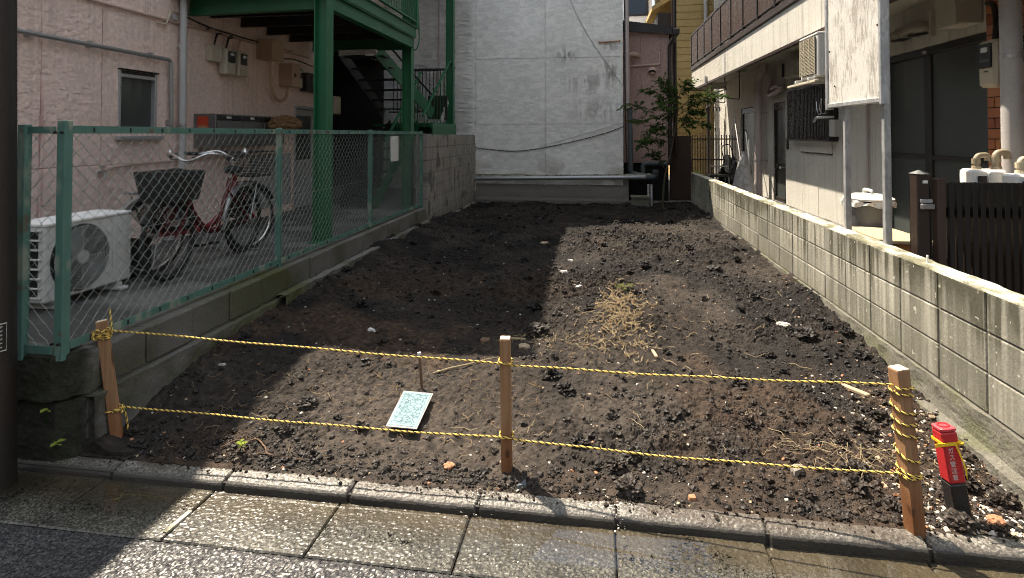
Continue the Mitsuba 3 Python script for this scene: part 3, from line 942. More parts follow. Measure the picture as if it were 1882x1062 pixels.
bw = thing('block_wall', 'long weathered tan block wall with dark streaks beside the cream house', 'block wall')
put('mortar_core', bx(1.912, 2.018, 2.56, 12.09, 0.05, 0.866), 'mortar_grey', bw)
for c in range(3):
    for k in range(-2, 22):
        y0 = 3.576 + 0.4055 * k
        if y0 + 0.4055 < 2.6:
            continue
        wall_block(max(y0, 2.57), min(y0 + 0.4055, 12.09), 0.275 + 0.2 * c, 0.475 + 0.2 * c, 1.905, 2.025, 'block_tan', bw)
ys = np.arange(2.57, 12.09, 0.03)
cap_in, cap_out = 1.903 + 0.006 * (meshkit.noise(np.stack([ys * 9, ys * 0, ys * 0], 1), 3) - 0.2), 2.028 + 0.004 * np.sin(ys * 31)
zt = 0.881 + 0.006 * (meshkit.noise(np.stack([ys * 14, ys * 0, ys * 0], 1), 5) - 0.5)
sect = np.stack([np.stack([cap_in, ys, np.full_like(ys, 0.8705)], 1), np.stack([cap_in + 0.004, ys, zt], 1), np.stack([cap_out - 0.004, ys, zt + 0.002], 1), np.stack([cap_out, ys, np.full_like(ys, 0.8705)], 1)], 1)
n1, n2 = sect.shape[:2]
i, j = np.meshgrid(np.arange(n1 - 1), np.arange(n2), indexing='ij')
q = np.stack([i * n2 + j, (i + 1) * n2 + j, (i + 1) * n2 + (j + 1) % n2, i * n2 + (j + 1) % n2], -1).reshape(-1, 4)
ends = [[0, 1, 2], [0, 2, 3], [(n1 - 1) * n2 + 2, (n1 - 1) * n2 + 1, (n1 - 1) * n2], [(n1 - 1) * n2 + 3, (n1 - 1) * n2 + 2, (n1 - 1) * n2]]
put('mortar_cap', (sect.reshape(-1, 3), np.vstack([q[:, [0, 1, 2]], q[:, [0, 2, 3]], ends])), 'cap_mortar', bw)


def rough_face(x0, ys, zs, amp, seed, flare=0.0, back=0.12):
    """A rough concrete face looking along -x at x0 with its top running back."""
    Yg, Zg = np.meshgrid(ys, zs, indexing='ij')
    n = meshkit.fbm(np.stack([Yg * 9, Zg * 12, Yg * 0], -1), 3, seed) - 0.5
    Xg = x0 - amp * n - flare * (zs[-1] - Zg)
    v = np.stack([Xg, Yg, Zg], -1).reshape(-1, 3)
    ny_, nz_ = len(ys), len(zs)
    t = v.reshape(ny_, nz_, 3)[:, -1].copy()
    t[:, 0] += back
    i, j = np.meshgrid(np.arange(ny_ - 1), np.arange(nz_ - 1), indexing='ij')
    a = i * nz_ + j
    q = np.stack([a, a + 1, a + nz_ + 1, a + nz_], -1).reshape(-1, 4)
    m = len(v)
    i = np.arange(ny_ - 1)
    q2 = np.stack([i * nz_ + nz_ - 1, m + i, m + i + 1, (i + 1) * nz_ + nz_ - 1], 1)
    q = np.vstack([q, q2])
    return np.vstack([v, t]), np.vstack([q[:, [0, 1, 2]], q[:, [0, 2, 3]]])


put('foundation', rough_face(1.888, np.arange(2.57, 12.09, 0.03), np.linspace(0.0, 0.271, 12), 0.03, 9, 0.10), 'foundation_mat', bw, label='rough greenish concrete footing of the wall')
put('footing_step', rough_face(1.80, np.arange(2.6, 9.0, 0.03), np.linspace(0.0, 0.128, 6), 0.05, 19, 0.1), 'foundation_mat', bw)

# low wall that carries the mesh fence, and the corner stone at its end
lw = thing('fence_wall', 'low mossy row of concrete blocks carrying the mesh fence', 'low wall')
for k, (a, b) in enumerate([(2.63, 2.99), (2.99, 3.37), (3.37, 3.75), (3.75, 4.14), (4.14, 4.515), (4.515, 4.905), (4.905, 5.3), (5.3, 5.69), (5.69, 6.08), (6.08, 6.47), (6.47, 6.86), (6.86, 7.25), (7.25, 7.64), (7.64, 8.03), (8.03, 8.44)]):
    dx = 0.006 * math.sin(k * 2.3)
    wall_block(a, b, 0.335, 0.548, -2.69, -2.55 + dx, 'block_moss', lw, 0.008)
v, f = rough_face(2.51, np.arange(2.6, 8.6, 0.03), np.linspace(0.0, 0.326, 12), 0.03, 29, 0.03, 0.08)
put('footing', (v * [-1, 1, 1], f[:, ::-1]), 'block_moss', lw)
v, f = rough_face(2.44, np.arange(4.3, 8.4, 0.03), np.linspace(0.1, 0.372, 6), 0.05, 39, 0.03, 0.08)
put('footing_step', (v * [-1, 1, 1], f[:, ::-1]), 'block_moss', lw)
put('mortar_core', bx(-2.675, -2.565, 2.62, 8.44, 0.1, 0.54), 'mortar_grey', lw)


def rough_prism(poly, z0, z1, amp, seed, res=0.02):
    m = trimesh.creation.extrude_polygon(Polygon(poly), z1 - z0, engine='earcut')
    v, f = trimesh.remesh.subdivide_to_size(m.vertices, m.faces, res)
    m = trimesh.Trimesh(v, f, process=True)
    n = m.vertex_normals
    p = np.array(m.vertices)
    d = meshkit.fbm(p * 14, 3, seed) - 0.5
    p = p + n * (d * amp)[:, None]
    p[:, 2] += z0
    return p, np.array(m.faces)


cs = thing('corner_stone', 'chunky dark mossy concrete corner block under the fence end', 'concrete block')
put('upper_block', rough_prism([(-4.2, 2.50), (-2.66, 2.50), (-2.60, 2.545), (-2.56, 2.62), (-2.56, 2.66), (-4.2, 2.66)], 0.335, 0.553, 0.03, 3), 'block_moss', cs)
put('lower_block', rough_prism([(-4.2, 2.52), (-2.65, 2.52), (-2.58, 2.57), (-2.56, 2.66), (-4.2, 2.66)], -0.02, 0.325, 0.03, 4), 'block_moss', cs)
v, f = rough_prism([(-2.79, 2.60), (-2.66, 2.57), (-2.60, 2.70), (-2.73, 2.74)], 0.0, 0.20, 0.02, 5)
put('broken_block', (v, f), 'block_moss', label='small dark broken concrete block in front of the corner block', cat='concrete block')
v, f = rough_prism([(-2.62, 2.60), (-2.44, 2.585), (-2.30, 2.61), (-2.42, 2.70), (-2.58, 2.70)], -0.02, 0.06, 0.02, 6)
v[:, 2] += 0.05 * np.exp(-((v[:, 0] + 2.5) / 0.07) ** 2)
put('mud_mound', (v, f), 'soil_mat', label='smooth mound of packed mud behind the kerb beside the first stake', cat='mud')

gw = thing('grey_block_wall', 'tall stained grey block wall at the far end of the mesh fence', 'block wall')
put('mortar_core', bx(-2.72, -2.56, 8.56, 12.08, 0.05, 1.64), 'mortar_grey', gw)
for c in range(7):
    z0, z1 = 0.25 + 0.2 * c, 0.45 + 0.2 * c
    y = 8.53
    put('block', bx(-2.735, -2.545, y, y + 0.16, z0 + 0.003, z1 - 0.003, 0.006), 'block_grey', gw)
    y += 0.16
    while y < 12.0:
        y1 = min(y + 0.4, 12.08)
        if c == 6 and y > 11.6:
            break
        wall_block(y, y1, z0, z1, -2.73, -2.55, 'block_grey', gw, 0.005)
        y = y1
put('base_course', rough_prism([(-2.75, 8.5), (-2.50, 8.5), (-2.50, 12.06), (-2.75, 12.06)], -0.05, 0.246, 0.03, 8, 0.06), 'block_grey', gw)

# ------------------------------------------------------------------ mesh fence
fx = -2.63
cf = thing('mesh_fence', 'mint green chain link fence with weathered posts along the low wall', 'fence')
for y, w in ((4.50, 0.030), (6.47, 0.030), (8.47, 0.034)):
    put('post', cat(bx(fx - 0.02, fx + 0.02, y - w / 2, y + w / 2, 0.50, 1.705, 0.003), bx(fx - 0.028, fx + 0.028, y - 0.004, y + 0.004, 0.52, 1.70)), 'paint_mint', cf)
put('post', cat(bx(fx - 0.024, fx + 0.024, 2.508, 2.555, 0.53, 1.72, 0.003)), 'paint_mint', cf, label='stout corner post')
put('post', bx(-2.86, -2.815, 2.49, 2.53, 0.53, 1.70, 0.003), 'paint_mint', cf, label='end post with a rusty streak')
for a, b in ((2.56, 4.483), (4.517, 6.453), (6.487, 8.45)):
    put('top_rail', cat(bx(fx + 0.012, fx + 0.018, a, b, 1.655, 1.695), bx(fx - 0.02, fx + 0.012, a, b, 1.690, 1.6945)), 'paint_mint', cf)
    put('bottom_rail', cat(bx(fx + 0.012, fx + 0.018, a, b, 0.575, 0.615), bx(fx - 0.02, fx + 0.012, a, b, 0.5755, 0.580)), 'paint_mint', cf)
    clips = [bx(fx + 0.018, fx + 0.023, y - 0.004, y + 0.004, z - 0.012, z + 0.012, 0.001) for y in np.arange(a + 0.12, b, 0.24) for z in (1.675, 0.595)]
    put('clip', cat(*clips), 'metal_dark', cf, kind='stuff')
put('top_rail', bx(-2.815, fx - 0.028, 2.503, 2.509, 1.655, 1.69), 'paint_mint', cf)
put('bottom_rail', bx(-2.815, fx - 0.028, 2.503, 2.509, 0.565, 0.605), 'paint_mint', cf)
for z in (1.66, 0.62):
    for dx in (-0.018, 0.02):
        put('bolt', cyl((fx + dx, 2.50, z), (fx + dx, 2.488, z), 0.007, 8), 'metal_dark', cf)


def chain_link(o, ex, L, z0, z1, pitch=0.0375):
    """Interlocked zigzag wires between o and o + ex * L."""
    out = []
    o, ex = np.asarray(o, float), np.asarray(ex, float)
    en = np.cross(ex, [0, 0, 1.0])
    n = int(L / pitch)
    m = int((z1 - z0) / pitch)
    g = np.random.default_rng(11)
    for k in range(n):
        z = z0 + np.arange(m + 1) * (z1 - z0) / m
        s = (np.arange(m + 1) + k) % 2
        u = (k + 0.5) * pitch + (s - 0.5) * 1.12 * pitch + g.normal(0, 0.0012, m + 1)
        w = np.where(s == 0, -0.0022, 0.0022) * (1 if k % 2 else -1)
        p = o + ex * u[:, None] + en * w[:, None] + np.array([0, 0, 1.0]) * (z + g.normal(0, 0.001, m + 1))[:, None]
        out.append(tube(p, 0.00185, 5))
    return cat(*out)


for a, b in ((2.56, 4.483), (4.517, 6.453), (6.487, 8.45)):
    put('wire_mesh', chain_link((fx, a, 0), (0, 1, 0), b - a, 0.60, 1.668), 'wire_coat', cf)
put('wire_mesh', chain_link((-2.814, 2.515, 0), (1, 0, 0), 0.155, 0.585, 1.668), 'wire_coat', cf)
put('tension_wire', cat(cyl((fx - 0.012, 2.56, 1.10), (fx - 0.012, 8.45, 1.13), 0.0016, 5)), 'wire_coat', cf)
nt = thing('paper_notice', 'white paper notice tied to the far bay of the mesh fence', 'notice')
Yn, Zn = np.meshgrid(np.linspace(7.12, 7.42, 8), np.linspace(1.30, 1.63, 8), indexing='ij')
Xn = fx + 0.012 + 0.006 * np.sin(Yn * 20) * np.sin(Zn * 9)
nv = np.stack([Xn, Yn + 0.03 * (Zn - 1.3), Zn], -1).reshape(-1, 3)
i, j = np.meshgrid(np.arange(7), np.arange(7), indexing='ij')
a = i * 8 + j
q = np.stack([a, a + 8, a + 9, a + 1], -1).reshape(-1, 4)
put('sheet', (nv, np.vstack([q[:, [0, 1, 2]], q[:, [0, 2, 3]]])), 'white_plastic', nt)

# ------------------------------------------------------------------ pink apartment building
WX = -4.6
pb = thing('pink_apartment_building', 'pink stucco apartment building with wall panels and a small window', 'building')
HOLES = [(4.985, 5.475, 1.70, 2.285), (8.29, 9.05, 0.45, 2.10)]
put('porch_lining', cat(bx(-6.6, -6.5, 9.5, 12.0, 0.45, 3.3), bx(-6.5, WX - 0.3, 9.45, 9.55, 0.45, 3.3), bx(-6.5, WX, 12.0, 12.08, 0.45, 3.3), bx(-6.5, WX, 9.55, 12.0, 3.25, 3.3)), 'porch_dark', pb, label='dark open porch behind the stairs')
put('wall_backing', cat(bx(WX - 0.3, WX - 0.112, 2.3, 4.9, 0.45, 5.95), bx(WX - 0.3, WX - 0.112, 5.56, 9.5, 0.45, 5.95), bx(WX - 0.3, WX - 0.112, 9.5, 12.0, 3.31, 5.95), bx(WX - 0.3, WX - 0.112, 4.9, 5.56, 0.45, 1.6), bx(WX - 0.3, WX - 0.112, 4.9, 5.56, 2.4, 5.95)), 'mortar_dark', pb)
YS = [2.4, 3.0, 3.6, 4.2, 4.80, 5.38, 5.96, 6.55, 7.15, 7.75, 8.35, 8.95, 9.55, 10.15, 10.75, 11.35, 12.05]
for a, b in zip(YS[:-1], YS[1:]):
    for z0, z1 in ((0.46, 1.36), (1.364, 5.95)):
        if a > 9.3:
            if z0 < 1:
                continue
            z0 = 3.25
        m = panel_yz(WX + 0.0015 * math.sin(a * 9), 0.11, a + 0.0025, b - 0.0025, z0, z1, HOLES, 0.006)
        if m is not None:
            put('wall_panel', m, 'stucco_pink', pb)
put('roof', bx(-9.0, WX + 0.08, 2.0, 12.3, 5.96, 6.10, 0.01), 'metal_brown', pb)
put('side_wall', bx(-9.0, WX - 0.02, 2.3, 2.395, 0.4, 5.958), 'stucco_pink', pb)
put('window', cat(bx(WX - 0.06, WX + 0.012, 4.985, 5.013, 1.70, 2.285, 0.003), bx(WX - 0.06, WX + 0.012, 5.447, 5.475, 1.70, 2.285, 0.003), bx(WX - 0.06, WX + 0.012, 5.014, 5.446, 1.70, 1.725, 0.003), bx(WX - 0.06, WX + 0.012, 5.014, 5.446, 2.215, 2.25, 0.003)), 'aluminium', pb)
W1 = pb + '__window'
put('pane', bx(WX - 0.045, WX - 0.035, 5.014, 5.446, 1.726, 2.214), 'glass_frosted', W1, label='frosted dark window pane')
put('hood', cat(bx(WX - 0.06, WX + 0.03, 4.975, 5.49, 2.287, 2.300, 0.002), bx(WX - 0.06, WX + 0.004, 4.986, 5.474, 2.251, 2.284)), 'metal_dark', W1)
put('sill', bx(WX - 0.05, WX + 0.06, 4.95, 5.53, 1.595, 1.635, 0.006), 'aluminium', W1)
put('door', bx(WX - 0.09, WX - 0.06, 8.335, 9.005, 0.5, 2.055), 'grey_plastic', pb, label='grey door under the stair deck')
put('frame', cat(bx(WX - 0.10, WX + 0.015, 8.292, 8.333, 0.5, 2.098, 0.003), bx(WX - 0.10, WX + 0.015, 9.007, 9.048, 0.5, 2.098, 0.003), bx(WX - 0.10, WX + 0.014, 8.334, 9.006, 2.057, 2.097, 0.003)), 'aluminium', pb + '__door')
put('pane', bx(WX - 0.0595, WX - 0.05, 8.43, 8.91, 1.25, 1.95), 'glass_frosted', pb + '__door')
put('wall_sheet', bx(WX + 0.002, WX + 0.012, 7.15, 8.20, 0.62, 1.36, 0.002), 'grey_plastic', pb, label='grey sheet on the wall under the letter boxes')


def clamp(y, z, r=0.03):
    return bx(WX - 0.01, WX + 0.06, y - 0.008, y + 0.008, z - r, z + r, 0.002)


dp = thing('downpipe', 'pale grey rain downpipe on the pink wall', 'downpipe')
put('pipe', cyl((WX + 0.075, 5.78, 0.5), (WX + 0.075, 5.77, 5.95), 0.036, 16), 'pipe_grey', dp, smooth=40)
for z in (0.9, 1.75, 2.62, 3.6):
    put('bracket', cat(lathe([(0.0365, -.012), (0.041, -.012), (0.041, .012), (0.0365, .012)], (WX + 0.075, 5.777, z), 16), bx(WX - 0.01, WX + 0.036, 5.77, 5.785, z - 0.006, z + 0.006)), 'pipe_steel', dp)
put('joint', lathe([(0.0365, -.03), (0.042, -.03), (0.042, .03), (0.0365, .03)], (WX + 0.075, 5.774, 2.62), 16), 'pipe_grey', dp)
wp = thing('water_pipe', 'silvery lagged water pipe turning down beside the window', 'pipe')
put('pipe', tube(elbow_path([(WX + 0.05, 3.2, 2.485), (WX + 0.05, 5.62, 2.455), (WX + 0.05, 5.64, 1.735), (WX - 0.01, 5.62, 1.725)], 0.04), 0.021, 12), 'pipe_steel', wp, smooth=40)
for y in (4.05, 4.62, 5.35):
    put('clamp', clamp(y, 2.47), 'steel', wp)
put('clamp', clamp(5.62, 1.78), 'steel', wp)
for y0, y1, dz in ((3.0, 8.7, 0.0), (5.85, 8.2, 0.035)):
    k = thing('conduit', 'pink painted conduit running high along the pink wall' if dz == 0 else 'thinner conduit just over the long conduit, under the deck', 'conduit')
    put('pipe', tube([(WX + 0.02, y0, 2.885 + dz), (WX + 0.02, y1, 2.885 + dz)], 0.014 if dz == 0 else 0.011, 8), 'pipe_pink', k, smooth=40)
    for y in np.arange(y0 + 0.4, y1, 1.1):
        put('clamp', bx(WX - 0.005, WX + 0.036, y - 0.01, y + 0.01, 2.865 + dz, 2.905 + dz, 0.002), 'metal_dark', k)
k = thing('cable_loop', 'cream cable loop with a small box where the conduit passes the downpipe', 'cable')
put('cable', tube(smooth_path([(WX + 0.02, 5.45, 2.83), (WX + 0.03, 5.56, 2.84), (WX + 0.04, 5.60, 2.93), (WX + 0.03, 5.66, 3.0), (WX + 0.02, 5.9, 3.0)]), 0.011, 8), 'cream_plastic', k, smooth=40)
put('box', bx(WX, WX + 0.05, 5.66, 5.72, 2.90, 2.96, 0.006), 'grey_plastic', k)
k = thing('wall_cable', 'thin dark cable sagging from pipe to meters under the deck', 'cable')
put('cable', tube(smooth_path([(WX + 0.03, 5.85, 2.98), (WX + 0.03, 6.3, 2.93), (WX + 0.03, 6.8, 2.92), (WX + 0.03, 7.5, 2.90), (WX + 0.03, 7.9, 2.78), (WX + 0.03, 8.3, 2.80), (WX + 0.03, 9.2, 2.72)]), 0.009, 6), 'cable_black', k)

fc = thing('wall_faucet', 'small grey outdoor tap with a cable running along the pink wall', 'tap')
put('body', cat(cyl((WX, 4.77, 1.30), (WX + 0.07, 4.77, 1.30), 0.012, 10), cyl((WX + 0.06, 4.77, 1.30), (WX + 0.075, 4.77, 1.235), 0.011, 10)), 'steel', fc, smooth=40)
put('handle', cat(cyl((WX + 0.045, 4.77, 1.31), (WX + 0.045, 4.77, 1.345), 0.006, 8), bar((WX + 0.045, 4.735, 1.35), (WX + 0.045, 4.805, 1.35), 0.014, 0.012, bev=.003)), 'steel', fc)
put('supply_pipe', tube(smooth_path([(WX + 0.02, 4.8, 1.30), (WX + 0.02, 4.95, 1.34), (WX + 0.02, 5.6, 1.36), (WX + 0.02, 6.9, 1.37), (WX + 0.02, 7.3, 1.36)]), 0.010, 8), 'pipe_pink', fc, smooth=40)


def electric_meter(y, z, x, lab, grp='electricity meters on the pink wall', sgn=1, s=1.0, face='cream_plastic'):
    k = thing('electric_meter', lab, 'electric meter', grp)
    X0 = lambda a, b: (min(x, x + sgn * a), max(x, x + sgn * a)) if a == b else tuple(sorted((x + sgn * a, x + sgn * b)))
    put('case', bx(*X0(0, .11 * s), y, y + .19 * s, z, z + .32 * s, .012), face, k)
    put('glass_window', bx(*X0(.1105 * s, .125 * s), y + .03 * s, y + .16 * s, z + .15 * s, z + .29 * s, .006), 'black_plastic', k)
    put('dial', bx(*X0(.1255 * s, .1275 * s), y + .06 * s, y + .13 * s, z + .235 * s, z + .27 * s), 'mark_white', k)
    put('seal', bx(*X0(.1105 * s, .114 * s), y + .08 * s, y + .11 * s, z + .10 * s, z + .112 * s), 'mark_white', k)
    return k


electric_meter(6.45, 2.39, WX + 0.02, 'cream electric meter next to the small cream box, under the deck')
electric_meter(6.70, 2.39, WX + 0.02, 'second cream electric meter, directly left of the salmon box')
electric_meter(8.12, 2.36, WX + 0.02, 'cream electric meter beside the salmon box with a lock, near the green column')


def wall_box(y0, y1, z0, z1, d, mat, lab, name='junction_box', cat_='junction box'):
    k = thing(name, lab, cat_)
    put('case', bx(WX, WX + d - 0.012, y0, y1, z0, z1, 0.006), mat, k)
    put('lid', bx(WX + d - 0.0115, WX + d, y0 - 0.004, y1 + 0.004, z0 - 0.004, z1 + 0.004, 0.005), mat, k)
    return k


wall_box(6.24, 6.42, 2.53, 2.72, 0.09, 'cream_plastic', 'small cream switch box with a cable on top, leftmost box of the pink wall', 'switch_box', 'switch box')
wall_box(7.27, 7.56, 2.68, 2.95, 0.24, 'box_salmon', 'large salmon junction box high under the green deck')
k = wall_box(7.84, 8.07, 2.36, 2.69, 0.22, 'box_salmon', 'salmon box with a dark lock, hanging lower than the large one')
put('lock', bx(WX + 0.2205, WX + 0.235, 7.89, 7.93, 2.50, 2.545, 0.003), 'metal_dark', k)
wall_box(8.45, 8.95, 2.33, 2.62, 0.12, 'metal_brown', 'dark brown box mostly hidden by the green column')
k = thing('conduit_hose', 'salmon U-shaped hose looping between the two salmon boxes', 'hose')
put('hose', tube(smooth_path([(WX + 0.10, 7.45, 2.69), (WX + 0.10, 7.47, 2.45), (WX + 0.10, 7.55, 2.22), (WX + 0.10, 7.72, 2.13), (WX + 0.10, 7.88, 2.20), (WX + 0.10, 7.95, 2.37)], 10), 0.022, 10), 'box_salmon', k, smooth=40)
for y in (6.32, 6.55, 6.78):
    k = thing('cable', {6.32: 'short cable feeding the small cream switch box', 6.55: 'short cable entering the first cream meter from above', 6.78: 'bowed cable entering the second cream meter from above'}[y], 'cable')
    put('line', tube(smooth_path([(WX + 0.05, y, 2.70), (WX + 0.06, y + 0.02, 2.80), (WX + 0.03, y + 0.10, 2.88), (WX + 0.02, y + 0.2, 2.89)]), 0.012, 8), 'pipe_pink' if y > 6.6 else 'cable_black', k, smooth=40)

mb = thing('letter_boxes', 'row of steel letter boxes stuffed with paper on the pink wall', 'mailbox')
put('cabinet', bx(WX, WX + 0.28, 6.05, 7.52, 1.50, 1.89, 0.006), 'steel_box', mb)
for i in range(3):
    y = 6.075 + 0.47 * i
    put('door', bx(WX + 0.281, WX + 0.295, y, y + 0.45, 1.52, 1.80, 0.004), 'steel_box', mb)
    put('slot', bx(WX + 0.281, WX + 0.288, y, y + 0.45, 1.815, 1.875, 0.002), 'black_plastic', mb)
    put('label_card', bx(WX + 0.2885, WX + 0.291, y + 0.16, y + 0.25, 1.84, 1.865), 'mark_white', mb)
put('sticker', bx(WX + 0.05, WX + 0.19, 6.046, 6.0495, 1.70, 1.86), 'sticker', mb, label='red and orange sticker on the side')
put('sticker_band', bx(WX + 0.06, WX + 0.18, 6.0445, 6.0458, 1.715, 1.755), 'chip_rust', mb)
k = thing('junk_mail', 'brown paper wad sticking out of the last letter box', 'paper')
v, f = lump(3, 77, 0.3, 0.3)
put('wad', (v * [0.13, 0.36, 0.42] + [WX + 0.36, 7.42, 1.80], f), 'cardboard', k)

# ------------------------------------------------------------------ green steel staircase
gs = thing('steel_staircase', 'dark green steel staircase and deck standing against the pink building', 'staircase')


def h_column(x, y, z0, z1, w=0.15, d=0.15, t=0.012):
    return cat(bx(x - w / 2, x - w / 2 + t, y - d / 2, y + d / 2, z0, z1, 0.002), bx(x + w / 2 - t, x + w / 2, y - d / 2, y + d / 2, z0, z1, 0.002), bx(x - w / 2 + t, x + w / 2 - t, y - 0.006, y + 0.006, z0, z1))


def h_beam(a, b, h=0.2, w=0.10, t=0.012):
    a, b = np.asarray(a, float), np.asarray(b, float)
    up = np.array([0, 0, 1.0])
    s = np.cross((b - a) / np.linalg.norm(b - a), up)
    o = up * (h / 2 - t / 2)
    return cat(bar(a + o, b + o, w, t, up, 0.002), bar(a - o, b - o, w, t, up, 0.002), bar(a, b, t * 0.8, h - 2 * t, up))


G = 'paint_green'
for x, y, z1 in ((-2.90, 5.83, 5.46), (-2.95, 8.80, 5.46), (-2.95, 11.48, 5.46)):
    put('column', cat(h_column(x, y, 0.50, z1), bx(x - 0.11, x + 0.11, y - 0.11, y + 0.11, 0.50, 0.515, 0.002)), G, gs)
put('beam', h_beam((WX + 0.03, 5.93, 3.11), (-2.976, 5.83, 3.11), 0.22), G, gs)
put('beam', h_beam((-2.88, 5.91, 3.11), (-2.88, 8.72, 3.11), 0.20), G, gs)
put('beam', h_beam((WX + 0.03, 8.80, 3.09), (-3.03, 8.80, 3.09), 0.18), G, gs)
put('deck_edge', cat(bx(-2.852, -2.84, 5.60, 8.87, 3.18, 3.34, 0.002), bx(-2.90, -2.81, 5.60, 8.87, 3.34, 3.352, 0.002)), G, gs)
put('deck', bx(WX + 0.01, -2.87, 5.62, 8.86, 3.222, 3.30), 'metal_dark', gs)
put('deck_edge', bx(WX + 0.01, -2.856, 5.60, 5.612, 3.18, 3.34, 0.002), G, gs)
for y in np.arange(6.3, 8.7, 0.6):
    put('joist', h_beam((WX + 0.02, y, 3.13), (-2.95, y, 3.13), 0.16, 0.06, 0.008), 'metal_dark', gs)
put('handrail', bar((-2.83, 5.66, 4.40), (-2.83, 8.84, 4.40), 0.05, 0.04, bev=0.004), G, gs)
put('bottom_rail', bar((-2.83, 6.9, 3.44), (-2.83, 8.84, 3.44), 0.045, 0.03, bev=0.004), G, gs)
put('bottom_rail', bar((-2.83, 5.66, 3.44), (-2.83, 6.88, 3.44), 0.045, 0.03, bev=0.004), G, gs)
for y in np.arange(5.72, 8.84, 0.105):
    put('baluster', bx(-2.838, -2.822, y - 0.008, y + 0.008, 3.455, 4.38), G, gs)
put('rail_post', bx(-2.86, -2.81, 6.86, 6.91, 3.352, 4.38, 0.003), G, gs)
put('rail_post', bx(-2.86, -2.80, 8.80, 8.86, 3.352, 5.2, 0.003), G, gs)
put('brace', bar((-2.86, 8.86, 3.75), (-2.86, 10.1, 5.4), 0.16, 0.012, (1, 0, 0)), G, gs)
put('roof', cat(bx(-4.7, -2.77, 5.80, 11.9, 5.461, 5.54)), 'metal_brown', gs)
# lower flight runs down towards the street, upper flight climbs back to the deck
put('landing', bx(-4.3, -2.9, 10.75, 11.6, 1.80, 1.86, 0.003), G, gs)
put('beam', bar((-4.3, 11.62, 1.78), (-2.88, 11.62, 1.78), 0.03, 0.22, bev=0.003), G, gs)
put('beam', bar((-2.87, 9.9, 1.74), (-2.87, 11.6, 1.74), 0.03, 0.24, bev=0.003), G, gs)
put('wall_panel', bx(-3.30, -2.90, 11.05, 11.07, 1.95, 2.42, 0.002), 'metal_dark', gs)
for x in (-3.95, -3.40):
    put('stringer', bar((x, 8.55, 0.55), (x, 10.75, 1.85), 0.012, 0.22, (0, 0, 1)), 'metal_dark' if x < -3.5 else G, gs)
for k in range(7):
    s = (k + 0.5) / 7
    put('tread', bx(-3.94, -3.41, 8.55 + 2.2 * s - 0.12, 8.55 + 2.2 * s + 0.12, 0.55 + 1.3 * s, 0.575 + 1.3 * s, 0.003), 'metal_dark', gs)
put('stringer', bar((-3.52, 8.92, 3.02), (-3.12, 10.78, 2.05), 0.02, 0.24, (0, 0, 1)), G, gs, label='upper stringer sloping away below the deck')
put('stringer', bar((-4.15, 8.92, 3.02), (-4.1, 10.78, 2.05), 0.02, 0.22, (0, 0, 1)), 'metal_dark', gs)
for k in range(6):
    s = (k + 0.5) / 6
    put('tread', bx(-4.1, -3.40, 8.92 + 1.85 * s - 0.13, 8.92 + 1.85 * s + 0.13, 3.0 - 0.95 * s, 3.02 - 0.95 * s, 0.003), 'metal_dark', gs)
put('handrail', bar((-3.40, 9.0, 1.55), (-3.34, 10.75, 2.86), 0.035, 0.035, bev=0.004), G, gs, label='rail of the lower flight')
put('handrail', bar((-3.55, 8.95, 3.05 + 0.3), (-3.08, 10.8, 2.05 + 0.3), 0.03, 0.03, bev=0.004), 'metal_dark', gs)
for k in range(12):
    s = (k + 0.5) / 12
    put('baluster', bx(-3.405 + .06 * s, -3.39 + .06 * s, 9.0 + 1.75 * s, 9.014 + 1.75 * s, 0.75 + 1.25 * s, 1.54 + 1.31 * s), G, gs)
put('handrail', bar((-4.3, 11.6, 3.0), (-2.98, 11.6, 3.0), 0.05, 0.05, bev=0.004), 'metal_dark', gs)
put('bottom_rail', bar((-4.3, 11.6, 2.12), (-2.98, 11.6, 2.12), 0.03, 0.03), 'metal_dark', gs)
for k in range(16):
    x = -4.2 + 0.078 * k
    put('baluster', bx(x - 0.007, x + 0.007, 11.593, 11.607, 2.13, 2.98), 'metal_dark', gs)
put('handrail', bar((-3.08, 10.0, 1.98), (-2.92, 11.35, 3.14), 0.04, 0.04, bev=0.004), G, gs, label='mint rail climbing to the outer column')
put('handrail', bar((-2.92, 11.35, 3.14), (-2.89, 11.6, 3.02), 0.04, 0.04, bev=0.004), G, gs)
for k in range(9):
    s = (k + 0.5) / 9
    put('baluster', bx(-3.085 + .16 * s, -3.073 + .16 * s, 10.0 + 1.35 * s, 10.012 + 1.35 * s, 1.78, 1.96 + 1.16 * s), G, gs)
put('kick_plate', bar((-2.98, 10.9, 1.9), (-2.93, 11.2, 2.32), 0.02, 0.10, (0, 0, 1)), 'aluminium', gs)
put('cable', tube(smooth_path([(-2.82, 8.88, 3.9), (-2.81, 8.90, 3.5), (-2.80, 8.9, 3.2), (-2.83, 8.88, 3.03), (-2.93, 8.86, 2.98)]), 0.012, 6), G, gs, smooth=40)

fl = thing('fluorescent_lamp', 'unlit tube lamp fixed under the green deck', 'lamp')
put('body', bx(-4.02, -3.40, 8.57, 8.65, 2.94, 2.985, 0.006), 'white_plastic', fl)
put('tube', cyl((-4.0, 8.60, 2.918), (-3.42, 8.60, 2.918), 0.014, 10), 'tube_white', fl)
put('cap', bx(-3.425, -3.40, 8.58, 8.62, 2.895, 2.938, 0.003), 'grey_plastic', fl)
put('cap', bx(-4.02, -3.995, 8.58, 8.62, 2.895, 2.938, 0.003), 'grey_plastic', fl)
k = thing('gas_meter', 'small pale meter box hanging in the dark behind the first green column', 'gas meter')
put('case', bx(-4.55, -4.35, 9.15, 9.4, 2.0, 2.3, 0.01), 'cream_plastic', k)
put('pipe', tube([(-4.5, 9.3, 2.3), (-4.5, 9.3, 2.75)], 0.015, 8), 'pipe_pink', k)

